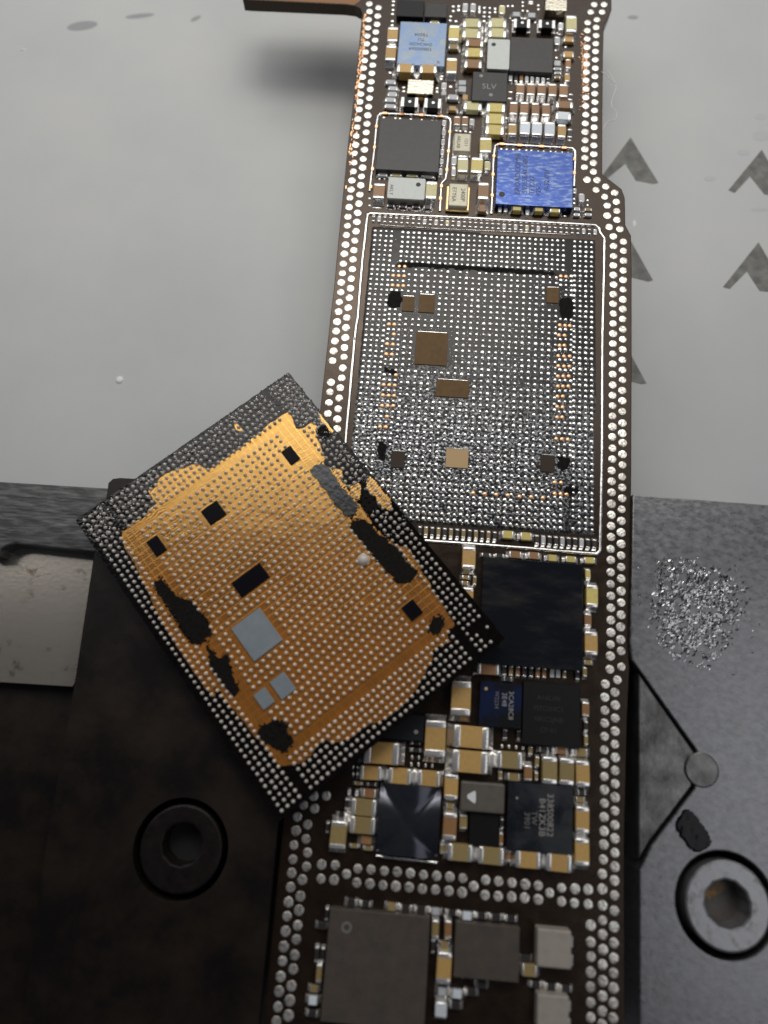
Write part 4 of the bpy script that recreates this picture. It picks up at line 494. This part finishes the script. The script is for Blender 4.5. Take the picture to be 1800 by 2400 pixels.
for k, P in enumerate(([(-5.2, 7.28), (-2, 7.24), (1, 7.2), (4.6, 7.18), (4.95, 6.9), (2, 6.88), (-1, 6.92), (-3.6, 6.95), (-4.2, 6.95), (-5.4, 6.8)], [(-5.7, 5.1), (-5, 5.15), (-4.75, 4.7), (-4.85, 4.0), (-5.7, 3.85)], [(5.0, 5.3), (5.85, 5.35), (5.9, 3.85), (5.2, 3.7), (4.98, 4.2)], [(-5.6, -.1), (-5.1, -.4), (-4.85, -.2), (-4.8, -.7), (-5.5, -.55)], [(-5.6, -5.0), (-5.1, -4.95), (-5.0, -6.2), (-5.5, -6.1)], [(5.0, -5.2), (5.7, -5.1), (5.6, -6.1), (5.05, -6.0)], [(5.3, -7.1), (6.1, -6.9), (6.3, -7.5), (5.5, -7.6)])):
    link('underfill_patch', poly_me('underfill_patch', subdiv_loop(smooth_poly(P, 1), .13, .08, k), 0, .05, (), .01), M['residue2'], pcb)
# scraped ridge above the lands
link('flux_ridge', ridge_me('flux_ridge', [(-6.6, 9.9), (-3, 9.86), (1, 9.9), (5.6, 9.95)], .05, .05, False, .6), M['solder'], pcb)
# ceramic capacitors
def cap_meshes(w_, d, h, o):
    Lx = w_ if o == 'h' else d; Ly = d if o == 'h' else w_     # Lx along terminals
    big = Lx > .45
    bt = Lx*(.22 if big else .27); bev = min(.05, .12*min(Lx, Ly, h*2))
    body = bmesh.new(); add_box(body, -Lx/2+bt*.5, Lx/2-bt*.5, -Ly/2+.012*Ly, Ly/2-.012*Ly, .02, h*.985, bev*.5, 1)
    ends = []
    for s in (-1, 1):
        bm = bmesh.new(); x0, x1 = sorted((s*Lx/2, s*(Lx/2-bt)))
        add_box(bm, x0, x1, -Ly/2, Ly/2, 0, h, bev*1.5, 2)
        fl = min(.42*h, .3*Lx)     # solder fillet
        xs = s*Lx/2
        prof = [(xs-s*.02, h*.75), (xs+s*fl*.22, h*.42), (xs+s*fl*.55, h*.18), (xs+s*fl, 0)]
        rows = [[bm.verts.new((px, yy*Ly/2*(.96 if pz > 0 else 1.08), pz)) for yy in (-1, -.5, .5, 1)] for px, pz in prof]
        for a in range(3):
            for b in range(3):
                bm.faces.new((rows[a][b], rows[a][b+1], rows[a+1][b+1], rows[a+1][b]))
        for b in (0, 3):
            base = bm.verts.new((xs-s*.02, rows[0][b].co.y, 0)); bm.faces.new([rows[0][b], rows[1][b], rows[2][b], rows[3][b], base])
        bmesh.ops.recalc_face_normals(bm, faces=bm.faces)
        for f in bm.faces: f.smooth = True
        if o == 'v': bmesh.ops.rotate(bm, verts=bm.verts, matrix=__import__('mathutils').Matrix.Rotation(math.pi/2, 3, 'Z'))
        ends.append(to_me(bm, 'end_cap'))
    if o == 'v': bmesh.ops.rotate(body, verts=body.verts, matrix=__import__('mathutils').Matrix.Rotation(math.pi/2, 3, 'Z'))
    return to_me(body, 'capacitor'), ends
for x, y, sx, sy, h, o_, c in CAPS:
    body, ends = cap_meshes(sx, sy, h, o_)
    small = max(sx, sy) < .5
    p = link('chip_resistor' if (c == 'dark' or small) else 'capacitor', body, M['cap_'+c], pcb, (x, y, .0)); p.rotation_euler = (0, 0, R(rnd.gauss(0, .8)))
    for e in ends: link('end_cap', e, M['tin'], p)
# small loose solder pads
bm = bmesh.new()
for x, y, sx, sy in DOTS:
    bmt = bmesh.new(); dome(bmt, 0, 0, 0, 1, .05, 10, 3, .4)
    for v in bmt.verts: v.co.x = x+v.co.x*sx*.5; v.co.y = y+v.co.y*sy*.5
    me = bpy.data.meshes.new('t'); bmt.to_mesh(me); bmt.free(); bm.from_mesh(me); bpy.data.meshes.remove(me)
o = link('small_solder_pads', to_me(bm, 'small_solder_pads', True), M['solder'], pcb); o['kind'] = 'stuff'
# integrated circuits
def ic(rec, name, label=None, bev=.03):
    x, y, sx, sy, h, m = rec
    o = link(name, box_me(name, sx, sy, .03, h, bev, 1), M[m], pcb, (x, y, 0))
    if label: o['label'] = label
    return o
names = ['pale blue mirror chip with laser marking', 'plain dark grey square chip', 'large plain dark grey chip inside a solder fence', 'scuffed blue silicon chip with dark lettering', 'large polished black die', 'navy chip with vertical lettering', 'matt black chip', 'slate chip half under the lifted processor', 'small matt black chip', 'smeared black chip with vertical lettering', 'large brown resin module', 'brown resin block', 'black block at the top edge', 'grey block at the top edge', 'small grey chip marked 5LV']
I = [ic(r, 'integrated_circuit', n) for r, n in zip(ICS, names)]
def zt(i): return ICS[i][4]+.003
[lettering(I[0], [t], .36, zt(0), 'inkd', 180, (-.1, -.45+.42*k)) for k, t in enumerate(('338S00564', 'D4K24250', 'TU', 'TB504'))]
lettering(I[0], ['V'], .4, zt(0), 'inkd', 205, (ICS[0][2]*.36, -ICS[0][3]*.40))
sx, sy = ICS[3][2:4]
lettering(I[3], ['BROADCOM®'], .50, zt(3), 'inkd', 90, (-.22*sx, .06*sy))
lettering(I[3], ['59355EA1IUBG'], .46, zt(3), 'inkd', 90, (-.125*sx, .06*sy))
lettering(I[3], ['TE2237'], .46, zt(3), 'inkd', 90, (-.03*sx, -.13*sy))
lettering(I[3], ['P25-S'], .42, zt(3), 'inkd', 90, (.055*sx, -.2*sy))
lettering(I[3], ['0-32-021'], .46, zt(3), 'inkd', 90, (.16*sx, -.02*sy))
def dot(parent, x, y, z, r, m):
    o = link('index_dot', cyl_me('index_dot', r, -.01, .003, 20), M[m], parent, (x, y, z)); return o
dot(I[3], -sx*.42, -sy*.32, zt(3), .2, 'ink')
sx, sy = ICS[14][2:4]
lettering(I[14], ['5LV'], .62, zt(14), 'inkl', 0, (-.02*sx, 0)); dot(I[14], -.26*sx, .36*sy, zt(14), .13, 'inkl'); dot(I[14], .04*sx, -.28*sy, zt(14), .13, 'inkl')
sx, sy = ICS[5][2:4]
lettering(I[5], ['3CA28C8'], .36, zt(5), 'inkl', -90, (.24*sx, 0)); lettering(I[5], ['2E48'], .36, zt(5), 'inkl', -90, (.08*sx, .12*sy)); lettering(I[5], ['W2234'], .30, zt(5), 'inkm', -90, (-.1*sx, .1*sy)); dot(I[5], -.36*sx, .33*sy, zt(5), .09, 'bsq_t')
sx, sy = ICS[6][2:4]
[lettering(I[6], [t], .36, zt(6), 'inkk', 0, (-.05*sx, (.25-.17*k)*sy)) for k, t in enumerate(('A16L1N', 'M7CSHC1', 'NKC2JN8', 'CP-01'))]
dot(I[7], .32*ICS[7][2], -.15*ICS[7][3], zt(7), .11, 'inkl')
sx, sy = ICS[9][2:4]
lettering(I[9], ['338S00822'], .46, zt(9), 'inkl', -90, (.15*sx, .06*sy)); lettering(I[9], ['B41ZK3B'], .46, zt(9), 'inkl', -90, (.03*sx, .02*sy)); lettering(I[9], ['TW'], .4, zt(9), 'inkm', -90, (-.09*sx, .0*sy)); lettering(I[9], ['3901'], .42, zt(9), 'inkm', -90, (-.2*sx, -.05*sy)); dot(I[9], -.36*sx, .27*sy, zt(9), .06, 'inkl')
sx, sy = ICS[10][2:4]
rg = [(.26*math.cos(t*math.pi/14), .26*math.sin(t*math.pi/14)) for t in range(28)]; ri = [(x*.55, y*.55) for x, y in rg]
link('index_ring', poly_me('index_ring', rg, -.01, .003, [ri]), M['inkm'], I[10], (-.32*sx, .34*sy, zt(10)))
lettering(I[10], ['BHL8K'], .55, zt(10), 'inkf', 0, (-.28*sx, .07*sy)); lettering(I[10], ['S4'], .6, zt(10), 'inkf', 0, (-.32*sx, -.27*sy))
# dented lid chip
x, y, sx, sy = LID; bm = bmesh.new(); h = .55
c4 = [(-sx/2, -sy/2), (sx/2, -sy/2), (sx/2, sy/2), (-sx/2, sy/2)]
up = [bm.verts.new((a, b, h)) for a, b in c4]; lw = [bm.verts.new((a, b, .03)) for a, b in c4]; ap = bm.verts.new((-.02*sx, -.06*sy, h+.26))
for i in range(4):
    k = (i+1) % 4; bm.faces.new((up[i], up[k], ap)); bm.faces.new((up[k], up[i], lw[i], lw[k]))
bmesh.ops.bevel(bm, geom=[e for e in bm.edges if ap in e.verts], offset=.32, segments=6, affect='EDGES')
for f in bm.faces: f.smooth = True
bmesh.ops.recalc_face_normals(bm, faces=bm.faces)
o = link('dented_lid', to_me(bm, 'dented_lid'), M['lid'], pcb, (x, y, 0)); o.data.set_sharp_from_angle(angle=R(50)); o['label'] = 'dark lid with a shallow pyramid crease'
# white oscillators and crystals
for k, (x, y, sx, sy, h) in enumerate(OSC):
    o = link('oscillator', box_me('oscillator', sx*.97, sy*.97, 0, h-.12, .06, 2), M['inductor2'], pcb, (x, y, 0))
    c_ = smooth_poly([(-sx/2, -sy/2), (-sx/2+.001, sy/2), (sx/2, sy/2), (sx/2, -sy/2)], 0); r_ = .12
    P = []
    for cx_, cy_, a0 in ((sx/2-r_, sy/2-r_, 0), (-sx/2+r_, sy/2-r_, 90), (-sx/2+r_, -sy/2+r_, 180), (sx/2-r_, -sy/2+r_, 270)):
        P += [(cx_+r_*math.cos(R(a0+t)), cy_+r_*math.sin(R(a0+t))) for t in (0, 30, 60, 90)]
    lid = link('lid', poly_me('lid', P, h-.13, h, (), .03), M['ceramic_white'], o)
    if k == 0: dot(o, -.24*sx, .31*sy, h+.003, .16, 'ink')
    else: dot(o, .31*sx, .2*sy, h+.003, .16, 'ink'); lettering(o, ['AKLY'], .34, h+.003, 'bsq_b', -90, (-.40*sx, -.1*sy))
for k, (x, y, sx, sy, h) in enumerate(XTAL):
    o = link('crystal', box_me('crystal', sx*(1.22 if k else 1.06), sy*1.08, 0, h*.45, .08, 2), M['gold' if k else 'tin'], pcb, (x, y-.05, 0))
    link('lid', box_me('lid', sx, sy, h*.4, h, .10, 3), M['xtal'], o, (0, .05, 0))
    [lettering(o, [t], (.34, .40)[k], h+.004, 'ink', -90, (.22*sx-.44*sx*q, .05)) for q, t in enumerate((['1211', 'AKLA8'], ['2400P', 'E1Y6A'])[k])]
for x, y, sx, sy, h in FOIL:
    bm = bmesh.new(); add_box(bm, -sx/2, sx/2, -sy/2, sy/2, 0, h, .05, 2)
    o = link('foil_block', to_me(bm, 'foil_block'), M['foil'], pcb, (x, y, 0)); o['label'] = 'block wrapped in crinkled silver foil'
for x, y, sx, sy, h in DIODE:
    o = link('diode', box_me('diode', sx*.72, sy, .03, h*.97, .03, 1), M['plastic_black'], pcb, (x, y, 0))
    for s in (-1, 1):
        bm = bmesh.new(); add_box(bm, s*sx*.40-sx*.11, s*sx*.40+sx*.11, -sy*.5, sy*.5, 0, h, .05, 2); add_box(bm, s*sx*.44-sx*.12, s*sx*.44+sx*.12, -sy*.62, sy*.5, 0, h*.4, .05, 2)
        link('end_cap', to_me(bm, 'end_cap'), M['tin'], o)
    dot(o, .02*sx, .05*sy, h*.97+.006, .1, 'tin')
link('rubber_drop', box_me('rubber_drop', .5, .35, 0, .4, .12, 3), M['bsq_b'], pcb, (FOIL[0][0]+.05, FOIL[0][1]-FOIL[0][3]*.62, 0))
for k, (x, y, sx, sy, h) in enumerate(INDUCT):
    o = link('inductor', box_me('inductor', sx, sy, 0, h, .08, 2), M['inductor' if k == 0 else 'inductor2'], pcb, (x, y, 0))
    if k == 0: link('triangle_mark', poly_me('triangle_mark', smooth_poly([(-.4*sx, 0), (-.2*sx, .21*sy), (-.16*sx, .19*sy), (-.15*sx, -.19*sy), (-.2*sx, -.21*sy)], 1), h-.01, h+.004), M['white'], o)
    else:
        for s in (.2, -.28): link('end_cap', box_me('end_cap', .12, .3*sy, 0, h*.8, .03, 1), M['tin'], o, (sx/2+.05, s*sy, 0))
for x, y, sx, sy in WHITEPAD: link('white_pad', box_me('white_pad', sx, sy, 0, .05, .012), M['white'], pcb, (x, y, 0))
# ---------------------------------------------------------------- the lifted processor chip, ball side up
CZ = 1.02; TH = .62
chip = empty('processor_chip', (-9.87, -13.83, CZ), R(-47.9)); tag(chip, 'large amber processor package lying ball side up askew across board and clamp', 'chip')
LX, LY = 9.70, 7.22
rim = subdiv_loop([(-LX, -LY), (LX, -LY), (LX, LY), (-LX, LY)], .35, .02, 2)
sb = link('substrate', poly_me('substrate', [(-LX, -LY), (LX, -LY), (LX, LY), (-LX, LY)], 0, TH, (), .02), M['amber'], chip)
# black lower body of the package (moulded die and memory)
link('mould_body', poly_me('mould_body', [(-LX+.05, -LY+.05), (LX-.05, -LY+.05), (LX-.05, LY-.05), (-LX+.05, LY-.05)], -.25, .0), M['plastic_black'], chip)
def lump_ring(name, outer, inner, z, h, mt_):
    return link(name, poly_me(name, outer, z-.01, z+h, [inner]), mt_, chip)
amb = subdiv_loop(smooth_poly(AMBER, 1), .14, .05, 8)
lump_ring('underfill_rim', [(x*1.004, y*1.005) for x, y in rim], amb, TH, .035, M['residue'])
for i, P in enumerate(CHIP_PATCH):
    P2 = subdiv_loop(P, .17, .075, i)
    link('underfill_patch', poly_me('underfill_patch', P2, TH-.01, TH+.05, (), .012), M['residue3' if i == 4 else 'residue2'], chip)
for i, P in enumerate(CHIP_BARE): link('bare_patch', poly_me('bare_patch', subdiv_loop(P, .14, .05, i+40), TH, TH+.042), M['amber'], chip)
bm = bmesh.new(); rnd = random.Random(33)
for k in range(1300):     # tiny silver specks added as the flux sparkle on the upper rim
    if rnd.random() < .6: x = -LX+abs(rnd.gauss(0, 1.3)); y = rnd.uniform(-LY, LY)
    else: x = rnd.triangular(-LX, 4, -7); y = LY-abs(rnd.gauss(0, .9))
    if abs(y) > LY-.05 or x < -LX+.05 or inside_poly(x, y, AMBER): continue
    r = rnd.uniform(.012, .04); dome(bm, x, y, TH+.034, r, r*.5, 6, 2)
o = link('rim_sparkle', to_me(bm, 'rim_sparkle', True), M['solder'], chip); o['kind'] = 'stuff'
bm = bmesh.new()
for P in CHIP_PATCH:     # torn crumbs round the residue patches
    for k in range(len(P)):
        a = P[k]; b = P[(k+1) % len(P)]
        for q in range(int(math.dist(a, b)*9)+2):
            t = rnd.random(); r = rnd.uniform(.015, .07)
            dome(bm, a[0]+(b[0]-a[0])*t+rnd.gauss(0, .07), a[1]+(b[1]-a[1])*t+rnd.gauss(0, .07), TH, r, r*rnd.uniform(.4, 1.1), 6, 2)
# crumbly fringe on the rim
for k in range(900):
    e = rnd.random()
    if e < .45: x = rnd.uniform(-LX, LX); y = LY*(1 if rnd.random() < .6 else -1)+rnd.gauss(0, .03)
    else: x = -LX+rnd.gauss(0, .03) if rnd.random() < .75 else LX; y = rnd.uniform(-LY, LY)
    r = rnd.uniform(.02, .055); dome(bm, x, y, TH+.0, r, r*rnd.uniform(.5, 1.6), 5, 2)
o = link('crumbly_fringe', to_me(bm, 'crumbly_fringe', True), M['residue'], chip); o['kind'] = 'stuff'
sq = []
for P, k in CHIP_SQ:
    cx = sum(p[0] for p in P)/4; cy = sum(p[1] for p in P)/4
    d1 = math.dist(P[0], P[1]); d2 = math.dist(P[1], P[2])     # P0-P1 runs along local y, P1-P2 along local x
    sq.append((cx, cy, d2, d1))
    o = link('embedded_passive', box_me('embedded_passive', d2, d1, TH-.02, TH+.10, .015, 1), M['chip_black' if k == 'k' else 'chip_grey'], chip, (cx, cy, 0))
def inpoly(x, y, P):
    c = False; j = len(P)-1
    for i in range(len(P)):
        if ((P[i][1] > y) != (P[j][1] > y)) and (x < (P[j][0]-P[i][0])*(y-P[i][1])/(P[j][1]-P[i][1]+1e-12)+P[i][0]): c = not c
        j = i
    return c
balls = []
nb, na = 39, 53
for i in range(na+1):
    a = -9.41+18.82*i/na
    for j in range(nb+1):
        b = -6.87+13.77*j/nb
        side = j < 4 or j > nb-4; end = i < 6 or i > na-6
        if side or (end and 5 <= j <= nb-5): balls.append((a, b))
for i in range(36):
    for j in range(24):
        a = -6.89+.3915*i; b = -4.61+.392*j
        if abs(a) < 7.2 and b < 4.75: balls.append((a, b))
bl = []
for a, b in balls:
    if any(abs(a-s[0]) < s[2]/2+.13 and abs(b-s[1]) < s[3]/2+.13 for s in sq): continue
    if any(inpoly(a, b, P) for P in CHIP_PATCH): continue
    if a > 8.2 and b > 6.0 and rnd.random() < .6: continue
    if rnd.random() < .008: continue
    bl.append((a+rnd.gauss(0, .008), b+rnd.gauss(0, .008)))
ca, sa = math.cos(R(-47.9)), math.sin(R(-47.9))
def wy(p): return (-9.87+p[0]*ca-p[1]*sa+3.3)**2+(-13.83+p[0]*sa+p[1]*ca+20.3)**2
bl.sort(key=wy)
def ball_bm(bm, x, y, z, r, h): dome(bm, x, y, z, r, h, 10, 4)
bvar = []
for v in range(3):
    bm = bmesh.new(); ball_bm(bm, 0, 0, TH, .104+.004*v, .20+.012*v); bvar.append(to_me(bm, 'solder_ball', True))
for i, (a, b) in enumerate(bl[:300]): link('solder_ball', bvar[i % 3], M['ball'], chip, (a, b, 0))
bm = bmesh.new()
for a, b in balls:
    if any(inpoly(a, b, P) for P in CHIP_PATCH): dome(bm, a+rnd.gauss(0, .02), b+rnd.gauss(0, .02), TH+.045, .10*rnd.uniform(.6, 1.1), .045*rnd.uniform(.4, 1.2), 8, 3)
o = link('smothered_balls', to_me(bm, 'smothered_balls', True), M['residue'], chip); o['kind'] = 'stuff'
bm = bmesh.new()
for a, b in bl[300:]:
    ball_bm(bm, a, b, TH, .106*rnd.uniform(.92, 1.08), .2*rnd.uniform(.85, 1.1))
o = link('solder_ball_field', to_me(bm, 'solder_ball_field', True), M['ball'], chip); o['kind'] = 'stuff'; o['label'] = 'remaining rows of tiny solder balls'
# ---------------------------------------------------------------- loose bits
bm = bmesh.new(); dome(bm, 0, 0, 0, .36, .34, 16, 5, .1)
for v in bm.verts: v.co.x *= 1+.25*noise.noise((v.co.x*4, v.co.y*4, 3)); v.co.y *= 1+.2*noise.noise((v.co.x*4, v.co.y*4, 9))
dome(bm, -.28, -.1, 0, .10, .1, 8, 3)
o = link('solder_bead', to_me(bm, 'solder_bead', True), M['bead'], None, (BEAD[0], BEAD[1], CZ+TH+.02)); tag(o, 'pale irregular bead resting on the amber chip by the black residue', 'bead')
cu = bpy.data.curves.new('fibre', 'CURVE'); cu.dimensions = '3D'; cu.bevel_depth = .024; cu.bevel_resolution = 1
for P in FIBRE:
    s = cu.splines.new('BEZIER'); s.bezier_points.add(len(P)-1)
    for bp, (x, y) in zip(s.bezier_points, P): bp.co = (x, y, .02+.15*noise.noise((x*3, y*3, 0))); bp.handle_left_type = bp.handle_right_type = 'AUTO'
o = bpy.data.objects.new('fibre', cu); COL.objects.link(o); dg = bpy.context.evaluated_depsgraph_get(); me = bpy.data.meshes.new_from_object(o.evaluated_get(dg), depsgraph=dg); bpy.data.objects.remove(o)
me.materials.clear(); o = link('lint_fibre', me, M['fibre']); tag(o, 'thin curly white lint fibre caught on the upper right board edge', 'fibre')
